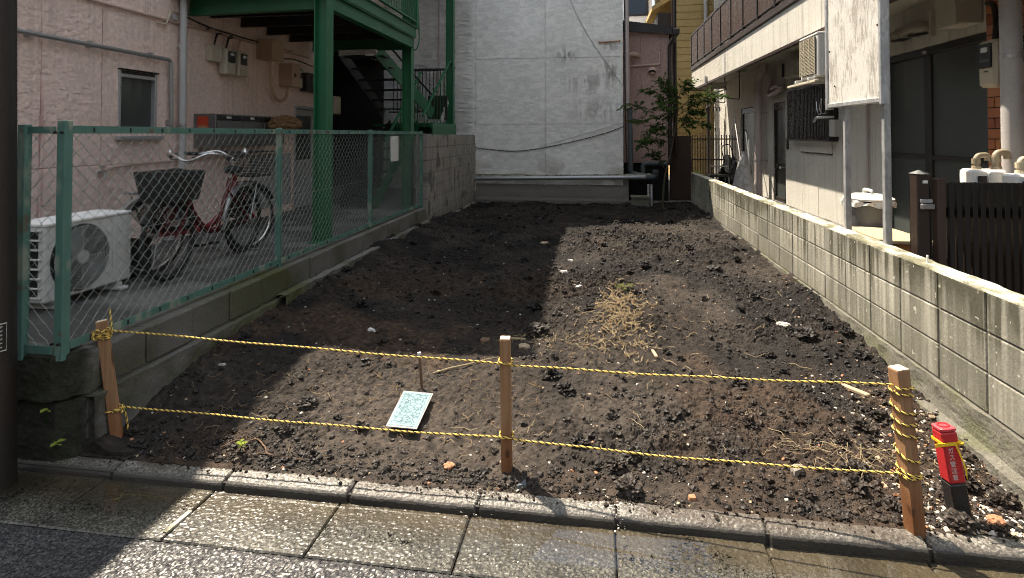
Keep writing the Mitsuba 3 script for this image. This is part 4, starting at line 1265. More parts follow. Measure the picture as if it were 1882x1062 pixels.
# ------------------------------------------------------------------ outdoor unit, crate and bicycles behind the fence
def outdoor_unit(x0, x1, y0, y1, z0, z1, lab, sgn, feet=True, parent_group=None, slat_face=True):
    """An air conditioner's outdoor unit: its fan side looks along sgn * x."""
    k = thing('outdoor_unit', lab, 'air conditioner')
    xf, xb = (x1, x0) if sgn > 0 else (x0, x1)
    put('case', bx(x0 + 0.004, x1 - 0.004, y0, y1, z0, z1 - 0.022, 0.012), 'white_plastic', k)
    put('lid', bx(x0 - 0.006, x1 + 0.006, y0 - 0.006, y1 + 0.006, z1 - 0.0215, z1, 0.008), 'white_paint', k)
    if not slat_face:
        return k
    R = min(0.215, (z1 - z0) / 2 - 0.035)
    cy, cz = y0 + 0.265, (z0 + z1) / 2 - 0.008
    put('fan_opening', lathe([(0.0, 0.001), (R + 0.012, 0.001), (R + 0.012, 0.004), (0.0, 0.0042)], (xf - sgn * 0.003, cy, cz), 40, (sgn, 0, 0)), 'void_dark', k)
    blades = []
    for a in range(3):
        th = np.linspace(0, 1.5, 8) + a * 2.094
        bl = np.stack([np.stack([np.full(8, xf + sgn * 0.004), cy + r * np.cos(th), cz + r * np.sin(th)], 1) for r in (0.05, R * 0.9)], 0)
        bl[:, :, 0] += sgn * 0.005 * np.linspace(0, 1, 8)
        vv = bl.reshape(-1, 3)
        i = np.arange(7)
        q = np.stack([i, i + 1, i + 9, i + 8], 1)
        blades.append((vv, np.vstack([q[:, [0, 1, 2]], q[:, [0, 2, 3]]])))
    put('fan_blade', cat(*blades), 'metal_dark', k)
    th = np.linspace(0, 2 * np.pi, 41)[:-1]
    rings = [tube(np.stack([np.full(40, xf + sgn * 0.016), cy + r * np.cos(th), cz + r * np.sin(th)], 1), 0.0022, 4, True) for r in np.arange(0.05, R + 0.01, 0.0125)]
    spokes = [cyl((xf + sgn * 0.016, cy + 0.04 * math.cos(a), cz + 0.04 * math.sin(a)), (xf + sgn * 0.016, cy + R * math.cos(a), cz + R * math.sin(a)), 0.002, 4) for a in np.arange(0, 6.28, 0.785)]
    put('grille', cat(*rings, *spokes), 'grey_plastic', k)
    put('hub', lathe([(0, 0.0), (0.046, 0.0), (0.043, 0.008), (0, 0.010)], (xf + sgn * 0.0135, cy, cz), 24, (sgn, 0, 0)), 'grey_plastic', k, smooth=40)
    put('service_panel', bx(*sorted((xf - sgn * 0.003, xf + sgn * 0.004)), y1 - 0.165, y1 - 0.004, z0 + 0.01, z1 - 0.03, 0.003), 'white_plastic', k)
    return k


ac = outdoor_unit(-3.80, -3.50, 3.24, 3.93, 0.56, 1.075, 'white outdoor unit with a round fan grille standing behind the fence', 1)
put('coil', bx(-3.77, -3.55, 3.234, 3.2395, 0.60, 1.03), 'void_dark', ac)
for z in np.linspace(0.60, 1.03, 8):
    put('coil_guard', bx(-3.785, -3.52, 3.222, 3.233, z - 0.006, z + 0.006, 0.002), 'white_plastic', ac)
for y in (3.36, 3.84):
    put('foot', cat(bx(-3.78, -3.46, y - 0.035, y + 0.035, 0.50, 0.525, 0.006), bx(-3.76, -3.50, y - 0.02, y + 0.02, 0.525, 0.559, 0.006)), 'white_plastic', ac)
cr = thing('crate', 'low black crate between the outdoor unit and the bicycles', 'crate')
put('box', cat(bx(-3.98, -3.68, 4.00, 4.02, 0.50, 0.78), bx(-3.98, -3.68, 4.33, 4.35, 0.50, 0.78), bx(-3.98, -3.96, 4.021, 4.329, 0.50, 0.78), bx(-3.70, -3.68, 4.021, 4.329, 0.50, 0.78), bx(-3.96, -3.70, 4.021, 4.329, 0.50, 0.52)), 'black_plastic', cr)
put('rim', cat(bx(-3.99, -3.67, 3.99, 4.0, 0.76, 0.80), bx(-3.672, -3.66, 4.0, 4.35, 0.76, 0.80)), 'black_plastic', cr)


def bicycle(lab, o, ang, rear_basket=False, front_basket='wire', rim_bright=True, frame='red_bike'):
    """Local u runs from rear axle to front axle, w sideways, z up from the floor; ang turns u from +y."""
    k = thing('bicycle', lab, 'bicycle', None)
    a = math.radians(ang)
    eu, ew = np.array([-math.sin(a), math.cos(a), 0]), np.array([math.cos(a), math.sin(a), 0])
    o = np.asarray(o, float)

    def P(u, w, z):
        return o + eu * u + ew * w + np.array([0, 0, 1.0]) * z

    def line(pts, r, n=8, sm=True):
        q = smooth_path(pts, 6) if sm and len(pts) > 2 else np.asarray(pts, float)
        return tube(np.array([P(*s) for s in q]), r, n)

    R, WB = 0.30, 1.09
    for nm, u in (('wheel', 0.0), ('wheel', WB)):
        th = np.linspace(0, 2 * np.pi, 49)[:-1]
        circ = lambda r, w=0.0: np.array([P(u + r * math.cos(t), w, 0.32 + r * math.sin(t)) for t in th])
        wk = put(nm, cat(tube(circ(R - 0.018), 0.010, 8, True)), 'chrome' if rim_bright else 'metal_dark', k, smooth=40)
        put('tyre', tube(circ(R), 0.020, 10, True), 'rubber', wk, smooth=40)
        put('spokes', cat(*[tube([P(u + 0.03 * math.cos(t + .3), 0.02 * (-1) ** i, 0.32 + 0.03 * math.sin(t + .3)), P(u + (R - .02) * math.cos(t), 0, 0.32 + (R - .02) * math.sin(t))], 0.0012, 3) for i, t in enumerate(np.linspace(0, 2 * np.pi, 33)[:-1])]), 'metal_dark', wk)
        put('hub', cat(tube([P(u, -0.05, 0.32), P(u, 0.05, 0.32)], 0.02, 10)), 'steel', wk)
        if u == 0:
            dg = []
            for sw in (-0.045, 0.045):
                for t in np.linspace(0.3, 2.2, 26):
                    dg.append(tube([P(u + 0.06 * math.cos(t), sw, 0.32 + 0.06 * math.sin(t)), P(u + R * math.cos(t), sw, 0.32 + R * math.sin(t))], 0.004, 3))
            put('dress_guard', cat(*dg), 'black_plastic', wk)
        arc = np.linspace(0.1, 2.9, 24) if u == 0 else np.linspace(0.5, 2.75, 20)
        put('mudguard', tube(np.array([P(u + (R + 0.035) * math.cos(t), 0, 0.32 + (R + 0.035) * math.sin(t)) for t in arc]), [0.024] * len(arc), 6), 'steel' if u == 0 else 'black_plastic', wk, smooth=40)
    put('frame', cat(line([(0.86, 0, 0.80), (0.89, 0, 0.66)], 0.024), line([(0.885, 0, 0.70), (0.80, 0, 0.50), (0.62, 0, 0.33), (0.44, 0, 0.29)], 0.026, 10), line([(0.44, 0, 0.29), (0.24, 0, 0.74)], 0.018), line([(0.44, .03, .29), (0.0, .06, .32)], 0.011), line([(0.44, -.03, .29), (0.0, -.06, .32)], 0.011), line([(0.28, .015, .62), (0.0, .06, .32)], 0.009), line([(0.28, -.015, .62), (0.0, -.06, .32)], 0.009)), frame, k, smooth=40)
    put('fork', cat(line([(0.89, .045, .65), (0.98, .05, .46), (1.09, .055, .32)], 0.012), line([(0.89, -.045, .65), (0.98, -.05, .46), (1.09, -.055, .32)], 0.012)), frame, k, smooth=40)
    put('stem', line([(0.86, 0, .80), (0.845, 0, .90), (0.87, 0, .93)], 0.012), 'chrome', k, smooth=40)
    put('handlebar', line([(0.60, -.29, .97), (0.72, -.27, .965), (0.84, -.17, .99), (0.87, 0, .93), (0.84, .17, .99), (0.72, .27, .965), (0.60, .29, .97)], 0.011), 'chrome', k, smooth=40)
    for s in (-1, 1):
        put('grip', line([(0.58, s * .292, .972), (0.70, s * .275, .966)], 0.017, 8, False), 'rubber', k, smooth=40)
        put('brake_lever', line([(0.76, s * .25, .965), (0.70, s * .25, .935), (0.62, s * .265, .93)], 0.005), 'black_plastic', k)
        put('pedal', bar(P(0.44 + s * .10, s * .10 - .04, .29 - s * .12), P(0.44 + s * .10, s * .10 + .04, .29 - s * .12), 0.08, 0.02, bev=.004), 'black_plastic', k)
        put('crank', line([(0.44, s * .06, .29), (0.44 + s * .10, s * .07, .29 - s * .12)], 0.009, 6, False), 'steel', k)
    put('seat_post', line([(0.24, 0, .74), (0.215, 0, .80)], 0.013, 8, False), 'chrome', k)
    v, f = lump(3, 3, 0.02, 1.0)
    sv = v * [0.13, 0.085, 0.04]
    sv[:, 1] *= np.interp(sv[:, 0], [-0.13, 0.0, 0.13], [1.15, 0.9, 0.3])
    put('saddle', (np.array([P(0.21 + q[0], q[1], 0.82 + q[2]) for q in sv]), f), 'black_plastic', k, smooth=True)
    put('chain_guard', bar(P(0.02, -.05, .33), P(0.46, -.05, .30), 0.012, 0.075, (0, 0, 1), .005), 'black_plastic', k)
    put('rack', cat(line([(-.22, .06, .68), (.2, .06, .68)], .006, 6, False), line([(-.22, -.06, .68), (.2, -.06, .68)], .006, 6, False), line([(-.15, .06, .68), (0, .07, .32)], .006, 6, False), line([(-.15, -.06, .68), (0, -.07, .32)], .006, 6, False), line([(-.1, -.06, .68), (-.1, .06, .68)], .006, 6, False)), 'steel', k)
    put('kickstand', cat(line([(0, .07, .32), (-.10, .12, .02)], .007, 6, False), line([(0, -.07, .32), (-.10, -.12, .02)], .007, 6, False), line([(-.10, -.12, .015), (-.10, .12, .015)], .008, 6, False)), 'steel', k)
    put('headlight', tube([P(1.0, 0, .66), P(1.07, 0, .66)], [0.02, 0.032], 12), 'chrome', k, smooth=40)
    put('bell', tube([P(.80, .2, .985), P(.80, .2, 1.02)], [0.024, 0.012], 10), 'chrome', k, smooth=40)

    def basket(u0, u1, w, z0, z1, taper, nu, solid):
        out = []
        for t in np.linspace(0, 1, 9 if not solid else 13):
            z, g = z0 + (z1 - z0) * t, taper + (1 - taper) * t
            uc, hw = (u0 + u1) / 2, (u1 - u0) / 2 * g
            r = 0.0035 if 0 < t < 1 else 0.007
            c = [(uc - hw, -w * g, z), (uc + hw, -w * g, z), (uc + hw, w * g, z), (uc - hw, w * g, z), (uc - hw, -w * g, z)]
            out.append(tube(np.array([P(*s) for s in c]), r if not solid else 0.007, 4))
        for s in np.linspace(0, 1, nu):
            for (ua, wa), (ub, wb) in (((-1, -1), (1, -1)), ((-1, 1), (1, 1)), ((-1, -1), (-1, 1)), ((1, -1), (1, 1))):
                uu, ww = ua + (ub - ua) * s, wa + (wb - wa) * s
                uc, hw = (u0 + u1) / 2, (u1 - u0) / 2
                out.append(tube([P(uc + hw * uu * taper, w * ww * taper, z0), P(uc + hw * uu, w * ww, z1)], 0.003 if not solid else 0.008, 4))
        uc, hw = (u0 + u1) / 2, (u1 - u0) / 2 * taper
        flo = bx(-hw, hw, -w * taper, w * taper, -0.004, 0.004)
        out.append(frame_to(flo, P(uc, 0, z0), eu, -ew, (0, 0, 1)))
        return cat(*out)

    if front_basket == 'wire':
        put('basket', basket(0.93, 1.25, 0.19, 0.74, 0.98, 0.78, 9, False), 'black_plastic', k, label='black wire basket')
    elif front_basket == 'deep':
        put('basket', basket(0.93, 1.23, 0.19, 0.63, 0.855, 0.80, 13, True), 'black_plastic', k, label='deep black basket')
    return k


bicycle('red bicycle with a deep black basket, nearer the outdoor unit', (-3.42, 5.22, 0.50), 180 + 4, front_basket='deep', rim_bright=False, frame='dark_red')
bicycle('red bicycle with a wire basket, pointing away behind the deep basket bicycle', (-3.62, 4.28, 0.50), -10)

# ------------------------------------------------------------------ back of the plot: white building
BY = 12.10
wb = thing('white_building', 'tall white plastered building closing the back of the plot', 'building')


def top_at(x):
    return float(np.interp(x, [-9.0, -4.6, -1.37, -0.13, 0.57], [9.6, 9.3, 7.0, 5.6, 5.2]))


def facade(x0, x1, z0, z1, y, t=0.08):
    p = Polygon([(x0, z0), (x1, z0), (x1, z1 if z1 < 90 else top_at(x1)), (x0, z1 if z1 < 90 else top_at(x0))])
    return extrude(p, t, (0, y + t, 0), (1, 0, 0), (0, 0, 1))


core = Polygon([(-9, 0.6), (0.555, 0.6), (0.555, top_at(.56) - .02), (-0.13, top_at(-.13) - .02), (-1.37, top_at(-1.37) - .02), (-4.6, top_at(-4.6) - .02), (-9, 9.58)])
put('wall_core', extrude(core, 6.0, (0, BY + 0.045 + 6.0, 0), (1, 0, 0), (0, 0, 1)), 'plaster_white', wb)
XS, ZS = [-2.545, -1.055, 0.565], [0.80, 1.868, 3.262, 4.66, 99]
for a, b in zip(XS[:-1], XS[1:]):
    for z0, z1 in zip(ZS[:-1], ZS[1:]):
        m = facade(a + 0.004, b - 0.004, z0 + 0.004, z1 - 0.004 if z1 < 90 else z1, BY) if z1 > 90 else bx(a + 0.003, b - 0.003, BY, BY + 0.08, z0 + 0.003, z1 - 0.003, 0.004)
        put('wall_panel', m, 'plaster_white', wb)
put('wall_panel', facade(-9.0, -2.549, 0.45, 99, BY - 0.012), 'plaster_white', wb, label='older rough plaster strip at the side')
xs = np.arange(-2.6, 0.70, 0.03)
zs = np.linspace(0.0, 0.79, 16)
Xg, Zg = np.meshgrid(xs, zs, indexing='ij')
Yg = BY + 0.06 - 0.05 * (meshkit.fbm(np.stack([Xg * 4, Zg * 5, Xg * 0], -1), 3, 4) - 0.5) - 0.04 * (Zg < 0.3)
v = np.stack([Xg, Yg, Zg], -1).reshape(-1, 3)
i, j = np.meshgrid(np.arange(len(xs) - 1), np.arange(15), indexing='ij')
a = i * 16 + j
q = np.stack([a, a + 16, a + 17, a + 1], -1).reshape(-1, 4)
put('foundation', (v, np.vstack([q[:, [0, 1, 2]], q[:, [0, 2, 3]]])), 'block_grey', wb)
put('roof_edge', extrude(Polygon([(-9, 9.6), (-4.6, 9.3), (-1.37, 7.0), (-.13, 5.6), (.6, 5.2), (.6, 5.3), (-.13, 5.72), (-1.37, 7.12), (-4.6, 9.42), (-9, 9.72)]), 6.2, (0, BY + 6.15, 0), (1, 0, 0), (0, 0, 1)), 'metal_brown', wb)
bp = thing('drain_pipe', 'long grey drain pipe along the foot of the white wall', 'pipe')
pp = np.array([(-2.56, 12.0, 0.715), (-1.0, 12.0, 0.745), (0.6, 12.0, 0.775), (1.12, 12.0, 0.785)])
put('pipe', tube(pp, 0.046, 14), 'pipe_steel', bp, smooth=40)
for x in (-1.85, -0.95, 0.35, 0.62):
    z = float(np.interp(x, pp[:, 0], pp[:, 2]))
    put('collar', lathe([(0.047, -.02), (0.053, -.02), (0.053, .02), (0.047, .02)], (x, 12.0, z), 16, (1, 0, 0.02)), 'pipe_steel', bp)
put('elbow', tube(elbow_path([(1.0, 12.0, 0.785), (1.2, 12.0, 0.785), (1.2, 12.0, 0.90)], 0.06), 0.055, 14), 'pipe_slate', bp, smooth=40)
put('riser_cap', lathe([(0, .03), (0.066, .03), (0.066, -.03), (0.05, -.03)], (1.2, 12.0, 0.90), 16), 'pipe_slate', bp)
put('sealant', tube(pp + [0, 0.055, 0.055], 0.012, 6), 'cap_mortar', bp, smooth=40)
k = thing('drain_pipe', 'pair of thin upright pipe stubs standing in front of the drain pipe end', 'pipe')
for x in (1.03, 1.09):
    put('stub', cyl((x, 11.72, 0.2), (x, 11.72, 0.66), 0.022, 10), 'pipe_grey', k, smooth=40)
k = thing('inspection_box', 'square concrete inspection box half buried at the back of the plot', 'concrete box')
put('box', rough_prism([(0.70, 11.45), (1.02, 11.45), (1.02, 11.75), (0.70, 11.75)], 0.12, 0.40, 0.02, 21), 'foundation_mat', k)
put('lid', rough_prism([(0.68, 11.43), (1.05, 11.43), (1.05, 11.78), (0.68, 11.78)], 0.405, 0.44, 0.012, 22), 'foundation_mat', k)


def cable(lab, pts, r=0.007, mat='cable_black'):
    k = thing('cable', lab, 'cable')
    put('line', tube(smooth_path(pts, 8), r, 6), mat, k, smooth=40)
    return k


y = BY - 0.02
cable('thin grey cable running down across the white wall at a slant', [(-0.60, y, 4.75), (-0.45, y, 4.30), (-0.05, y, 3.55), (0.58, y, 2.62)], 0.008, 'grey_plastic')
cable('dark cable sagging along the lower white wall', [(-2.55, y, 1.37), (-2.1, y, 1.32), (-1.65, y, 1.30), (-1.1, y, 1.37), (-0.4, y, 1.52), (0.2, y, 1.68), (0.58, y, 1.82)], 0.009)
cable('fainter cable just over the sagging dark cable', [(-1.2, y, 1.40), (-0.5, y, 1.58), (0.1, y, 1.76), (0.58, y, 1.90)], 0.005, 'grey_plastic')
k = thing('wall_bracket', 'rusty iron bracket at the edge of the white wall', 'bracket')
put('bar', cat(bar((0.06, y, 3.565), (0.50, y, 3.59), 0.02, 0.016), cyl((0.08, y + .03, 3.565), (0.08, y - .03, 3.565), 0.018, 8), cyl((0.49, y + .03, 3.59), (0.49, y - .03, 3.59), 0.018, 8)), 'chip_rust', k)
k = thing('thin_conduit', 'thin pale conduit on the white wall behind the staircase', 'conduit')
put('pipe', tube([(-3.35, BY - 0.05, 6.0), (-3.35, BY - 0.05, 2.0)], 0.017, 8), 'pipe_mauve', k, smooth=40)
put('collar', lathe([(0.018, -.02), (0.026, -.02), (0.026, .02), (0.018, .02)], (-3.35, BY - 0.05, 3.75), 10), 'pipe_mauve', k)
dp = thing('downpipe', 'mauve downpipe at the right edge of the white wall', 'downpipe')
put('pipe', tube([(0.635, 12.12, 5.2), (0.655, 12.12, 2.2)], 0.045, 12), 'pipe_mauve', dp, smooth=40)
for z in np.arange(2.3, 3.4, 0.13):
    put('ring', lathe([(0.046, -.012), (0.051, -.012), (0.051, .012), (0.046, .012)], (0.654, 12.12, z), 14), 'pipe_mauve', dp)
dp = thing('downpipe', 'slate blue pipe running down behind the shrub to the ground', 'downpipe')
put('pipe', tube(elbow_path([(0.70, 12.2, 2.2), (0.72, 12.2, 0.85), (0.95, 12.2, 0.80)], 0.06), 0.05, 12), 'pipe_slate', dp, smooth=40)
k = thing('cable', 'two thin dark cables dropping along the edge of the white wall', 'cable')
for x in (0.585, 0.60):
    put('line', tube(smooth_path([(x, BY - 0.03, 5.2), (x + .005, BY - .03, 3), (x + .02, BY - .03, 1.6), (x + .06, BY - .03, 0.9)]), 0.007, 6), 'cable_black', k)

# rose annex with its brown lean-to roof
ax = thing('annex', 'small rose coloured annex with a dark sloping roof edge', 'building')
put('wall_core', bx(0.60, 1.56, 12.75, 16.0, 1.05, 3.75), 'panel_rose', ax)
for a, b in ((0.60, 0.97), (0.974, 1.385), (1.389, 1.565)):
    p = Polygon([(a, 1.04), (b, 1.04), (b, 3.95 - 0.09 * (b - .6)), (a, 3.95 - 0.09 * (a - .6))])
    put('wall_panel', extrude(p, 0.05, (0, 12.75, 0), (1, 0, 0), (0, 0, 1)), 'panel_rose', ax)
put('plinth', bx(0.60, 1.55, 12.8, 16, 0.1, 1.035), 'void_dark', ax)
put('fascia', extrude(Polygon([(0.55, 3.88), (1.62, 3.79), (1.62, 3.93), (0.55, 4.09)]), 0.04, (0, 12.60, 0), (1, 0, 0), (0, 0, 1)), 'roof_dark', ax)
put('roof', extrude(Polygon([(0.55, 4.03), (1.70, 3.91), (1.70, 3.95), (0.55, 4.12)]), 3.5, (0, 16.10, 0), (1, 0, 0), (0, 0, 1)), 'roof_dark', ax)
put('gutter', bx(1.63, 1.76, 12.5, 16.0, 3.77, 3.90, 0.01), 'roof_dark', ax)
put('downspout', cat(tube(elbow_path([(1.68, 12.58, 3.78), (1.66, 12.6, 3.68), (1.575, 12.68, 3.55), (1.575, 12.68, 1.0)], 0.05), 0.045, 12)), 'roof_dark', ax, smooth=40)
put('downspout', cat(tube([(1.71, 12.9, 5.5), (1.72, 12.9, 1.2)], 0.035, 10)), 'roof_dark', ax, smooth=40)
k = thing('vent_duct', 'short ribbed pink vent duct bent against the annex wall', 'vent')
put('duct', tube(elbow_path([(0.60, 12.58, 3.37), (0.86, 12.58, 3.37), (0.93, 12.72, 3.35)], 0.05), 0.05, 14), 'pipe_pink', k, smooth=40)
for x in (0.66, 0.72, 0.78, 0.84):
    put('rib', lathe([(0.05, -.012), (0.057, -.012), (0.057, .012), (0.05, .012)], (x, 12.58, 3.37), 14, (1, 0, 0)), 'pipe_pink', k)
k = thing('vent_hood', 'round pink vent hood with a dark mouth on the annex wall', 'vent')
v, f = ICO[3].vertices, ICO[3].faces
vv = v * [0.09, 0.085, 0.09]
put('hood', (vv + [1.20, 12.66, 3.02], f), 'pipe_pink', k, smooth=True)
put('mouth', lathe([(0, 0), (0.07, 0), (0.07, -.01), (0, -.012)], (1.20, 12.592, 2.985), 18, (0, -.55, -1)), 'void_dark', k)
k = thing('vent_pipe', 'thin pink pipe with an upturned end on the annex wall', 'pipe')
put('pipe', tube(elbow_path([(0.68, 12.66, 3.12), (1.36, 12.66, 3.16), (1.36, 12.66, 3.42)], 0.03), 0.02, 10), 'pipe_pink', k, smooth=40)
k = thing('pipe', 'slate blue pipe bending in front of the annex plinth', 'pipe')
put('pipe', tube(elbow_path([(1.5, 12.4, 1.04), (0.98, 12.4, 1.04), (0.98, 12.4, 0.75)], 0.08), 0.05, 12), 'pipe_slate', k, smooth=40)
# far white house and yellow house
fw = thing('white_house', 'far white house wall with a dark window, seen over the annex', 'building')
put('wall', bx(0.4, 2.05, 21.5, 25, 3.5, 9), 'wall_far_white', fw)
put('window', cat(bx(1.05, 1.92, 21.46, 21.499, 6.0, 6.06), bx(1.05, 1.11, 21.46, 21.499, 6.06, 7.2), bx(1.86, 1.92, 21.46, 21.499, 6.06, 7.2)), 'metal_dark', fw)
put('pane', bx(1.11, 1.86, 21.48, 21.499, 6.06, 7.2), 'glass_dark', fw + '__window')
yh = thing('yellow_house', 'yellow sided house behind the annex and the balcony', 'building')
z = 0.4
put('wall_core', bx(2.45, 7, 18.08, 24, 0.2, 8), 'siding_yellow', yh)
while z < 7.9:
    v, f = bx(2.39, 7, 18.0, 18.07, z + 0.004, z + 0.212, 0.006)
    v = v.copy()
    v[:, 1] += 0.008 * (v[:, 2] - z) / 0.21
    put('siding_board', (v, f), 'siding_yellow', yh)
    z += 0.216
put('corner_trim', bx(2.30, 2.388, 17.98, 18.07, 0.2, 8), 'metal_brown', yh)
put('side_wall', bx(2.39, 2.445, 18.071, 24, 0.2, 8), 'siding_yellow', yh)
put('bay_window', cat(bx(1.95, 2.38, 18.6, 18.64, 4.5, 5.5), bx(1.95, 1.99, 18.64, 20.4, 4.5, 5.5)), 'metal_brown', yh)
put('pane', bx(1.935, 1.948, 18.8, 20.2, 4.7, 5.4), 'glass_frosted', yh + '__bay_window')
put('eave', extrude(Polygon([(1.75, 5.52), (2.39, 5.9), (2.39, 6.05), (1.75, 5.66)]), 3.0, (0, 21.4, 0), (1, 0, 0), (0, 0, 1)), 'siding_yellow', yh)
dp = thing('downpipe', 'grey downpipe on the yellow house above the balcony rail', 'downpipe')
put('pipe', cyl((3.28, 17.9, 4.0), (3.28, 17.9, 8), 0.055, 12), 'pipe_grey', dp, smooth=40)

# iron fence, dark board and clutter in the gap
fe = thing('iron_fence', 'low brown iron bar fence in front of the yellow house', 'fence')
for z in (0.66, 1.05, 1.53):
    put('rail', bx(2.10, 3.25, 14.0, 14.03, z, z + 0.03, 0.003), 'fence_brown', fe)
for k in range(19):
    x = 2.13 + 0.06 * k
    put('bar', bx(x - 0.009, x + 0.009, 14.032, 14.048, 0.5, 1.64), 'fence_brown', fe)
put('base_wall', bx(2.05, 3.4, 13.95, 14.1, 0.2, 0.60, 0.01), 'foundation_mat', fe)
put('dark_board', bx(1.60, 2.06, 12.95, 13.0, 0.22, 1.62, 0.006), 'board_brown', label='dark brown board standing behind the shrub', cat='board')
k = thing('stick', 'thin stick leaning on the end of the block wall', 'stick')
put('shaft', cyl((2.02, 12.3, 0.35), (1.93, 12.35, 1.45), 0.010, 8), 'bark', k)

# shrub with a leaning trunk
sb = thing('shrub', 'sparse leafy shrub on a thin leaning trunk at the back of the plot', 'shrub')
trunk = smooth_path([(1.26, 11.35, 0.15), (1.30, 11.35, 0.8), (1.42, 11.37, 1.30), (1.50, 11.40, 1.72), (1.56, 11.42, 2.1), (1.55, 11.4, 2.5)], 6)
put('trunk', tube(trunk, np.linspace(0.020, 0.008, len(trunk)), 8), 'bark', sb, smooth=40)
g = np.random.default_rng(33)
br, lv, tips = [], [], []
heads_ = [((1.46, 11.39, 1.5), (0.70, 11.1, 1.95)), ((1.5, 11.4, 1.7), (0.62, 11.3, 2.25)), ((1.5, 11.4, 1.75), (0.95, 11.0, 1.62)), ((1.55, 11.4, 2.0), (0.95, 11.2, 2.52)), ((1.56, 11.42, 2.1), (1.25, 11.3, 2.68)), ((1.55, 11.4, 2.3), (1.75, 11.2, 2.62)), ((1.56, 11.42, 2.1), (2.15, 11.2, 2.42)), ((1.55, 11.4, 2.0), (2.3, 11.0, 2.36)), ((1.5, 11.4, 1.72), (2.05, 11.1, 1.82)), ((1.5, 11.4, 1.8), (1.95, 11.3, 2.05)), ((1.45, 11.4, 1.45), (0.85, 11.5, 1.45)), ((1.5, 11.4, 1.85), (1.2, 10.9, 2.2)), ((1.55, 11.4, 2.2), (1.35, 11.6, 2.55)), ((1.3, 11.35, 1.0), (1.05, 11.3, 1.25)), ((1.5, 11.4, 1.7), (0.75, 11.4, 2.05)), ((1.5, 11.4, 1.75), (1.1, 11.5, 2.0))]
for a, b in heads_[:14]:
    a, b = np.array(a), np.array(b)
    mid = (a + b) / 2 + [0, 0, 0.12]
    pth = smooth_path([a, mid, b], 8)
    br.append(tube(pth, np.linspace(0.008, 0.003, len(pth)), 5))
    for s in np.linspace(0.2, 1.0, 15):
        q = pth[int(s * (len(pth) - 1))]
        for w in range(2):
            d = (b - a) / np.linalg.norm(b - a) * g.uniform(0.2, 0.8) + g.normal(0, 0.6, 3) * [1, 1, 0.35]
            d /= np.linalg.norm(d)
            L = g.uniform(0.10, 0.24)
            e = q + d * L - [0, 0, 0.05]
            br.append(tube([q, e], [0.003, 0.0012], 4))
            for t in np.linspace(0.25, 1.0, g.integers(4, 8)):
                tips.append((q + (e - q) * t, d))


def leaf_faces(base, d, L, W, roll, droop):
    d = d / np.linalg.norm(d)
    s = np.cross(d, [0, 0, 1.0])
    s /= np.linalg.norm(s) + 1e-9
    n = np.cross(s, d)
    s2, n2 = s * math.cos(roll) + n * math.sin(roll), n * math.cos(roll) - s * math.sin(roll)
    pts = [(0, 0), (.25, .35), (.55, .5), (.85, .22), (1, 0), (.85, -.22), (.55, -.5), (.25, -.35)]
    v = [base + d * L * u + s2 * W * w - n2 * (abs(w) * -0.25 * W) - np.array([0, 0, 1.0]) * droop * L * u * u for u, w in pts]
    return np.array(v), np.array([[0, 1, 7], [1, 2, 6], [1, 6, 7], [2, 3, 5], [2, 5, 6], [3, 4, 5]])


for q, d in tips:
    for sgn in (-1, 1):
        dd = d * 0.6 + np.cross(d, [0, 0, 1.0]) * sgn * g.uniform(0.5, 1.0) + g.normal(0, 0.25, 3)
        if g.random() < 0.82:
            lv.append(leaf_faces(q, dd, g.uniform(0.045, 0.085), g.uniform(0.024, 0.042), g.normal(0, 0.5), g.uniform(0.1, 0.6)))
put('branches', cat(*br), 'bark', sb)
put('leaves', cat(*lv), 'leaf', sb, kind='stuff')

# ------------------------------------------------------------------ cream house with its balcony
HX = 3.48
ch = thing('cream_house', 'cream panelled house with a brown railed balcony over dark doors', 'building')
HO = [(11.30, 12.06, 0.3, 2.27), (13.45, 14.60, 0.3, 2.27), (8.93, 10.78, 1.56, 2.42), (5.66, 7.62, 0.3, 2.58)]
put('wall_core', cat(bx(HX + 0.13, HX + 0.3, 3.0, 18.0, 0.2, 3.4)), 'void_dark', ch)
ys = [5.66, 6.3, 6.95, 7.64, 8.35, 9.02, 9.72, 10.45, 11.15, 11.85, 12.55, 13.25, 13.95, 14.65, 15.4, 16.1, 16.8, 17.6]
for a, b in zip(ys[:-1], ys[1:]):
    for z0, z1 in ([(0.30, 3.06)] if not (8.9 < a and b < 10.5) else [(0.30, 1.56), (2.42, 3.06)]):
        m = panel_yz(HX + 0.002 * math.sin(a * 7), 0.12, a + 0.003, b - 0.003, z0, z1, HO, 0.005, -1)
        if m is not None:
            put('wall_panel', m, 'panel_cream', ch)
put('far_wall', bx(HX, 7.0, 17.605, 17.7, 0.2, 6), 'panel_cream', ch)
put('ground_sill', bx(HX - 0.02, HX + 0.1, 7.63, 17.6, 0.2, 0.31, 0.01), 'foundation_mat', ch)
FX = 2.60
put('soffit', bx(FX + 0.06, HX + 0.12, 2.6, 16.2, 3.062, 3.14), 'soffit', ch)
y = 16.2
while y > 3.0:
    put('fascia_panel', bx(FX, FX + 0.05, y - 0.603, y - 0.003, 2.885, 3.385, 0.004), 'panel_cream', ch)
    y -= 0.606
put('fascia_panel', bx(FX, HX, 16.203, 16.25, 2.885, 3.385, 0.004), 'panel_cream', ch)
put('drip_edge', bx(FX - 0.012, FX + 0.055, 2.6, 15.3, 2.838, 2.882, 0.004), 'metal_brown', ch)
put('fascia_cap', cat(bx(FX - 0.035, FX + 0.06, 2.6, 16.27, 3.388, 3.425, 0.005), bx(FX - 0.015, FX + 0.05, 2.6, 16.26, 3.426, 3.50, 0.005)), 'metal_brown', ch)
put('balcony_floor', bx(FX + 0.051, HX + 0.1, 2.6, 16.2, 3.142, 3.40), 'soffit', ch)
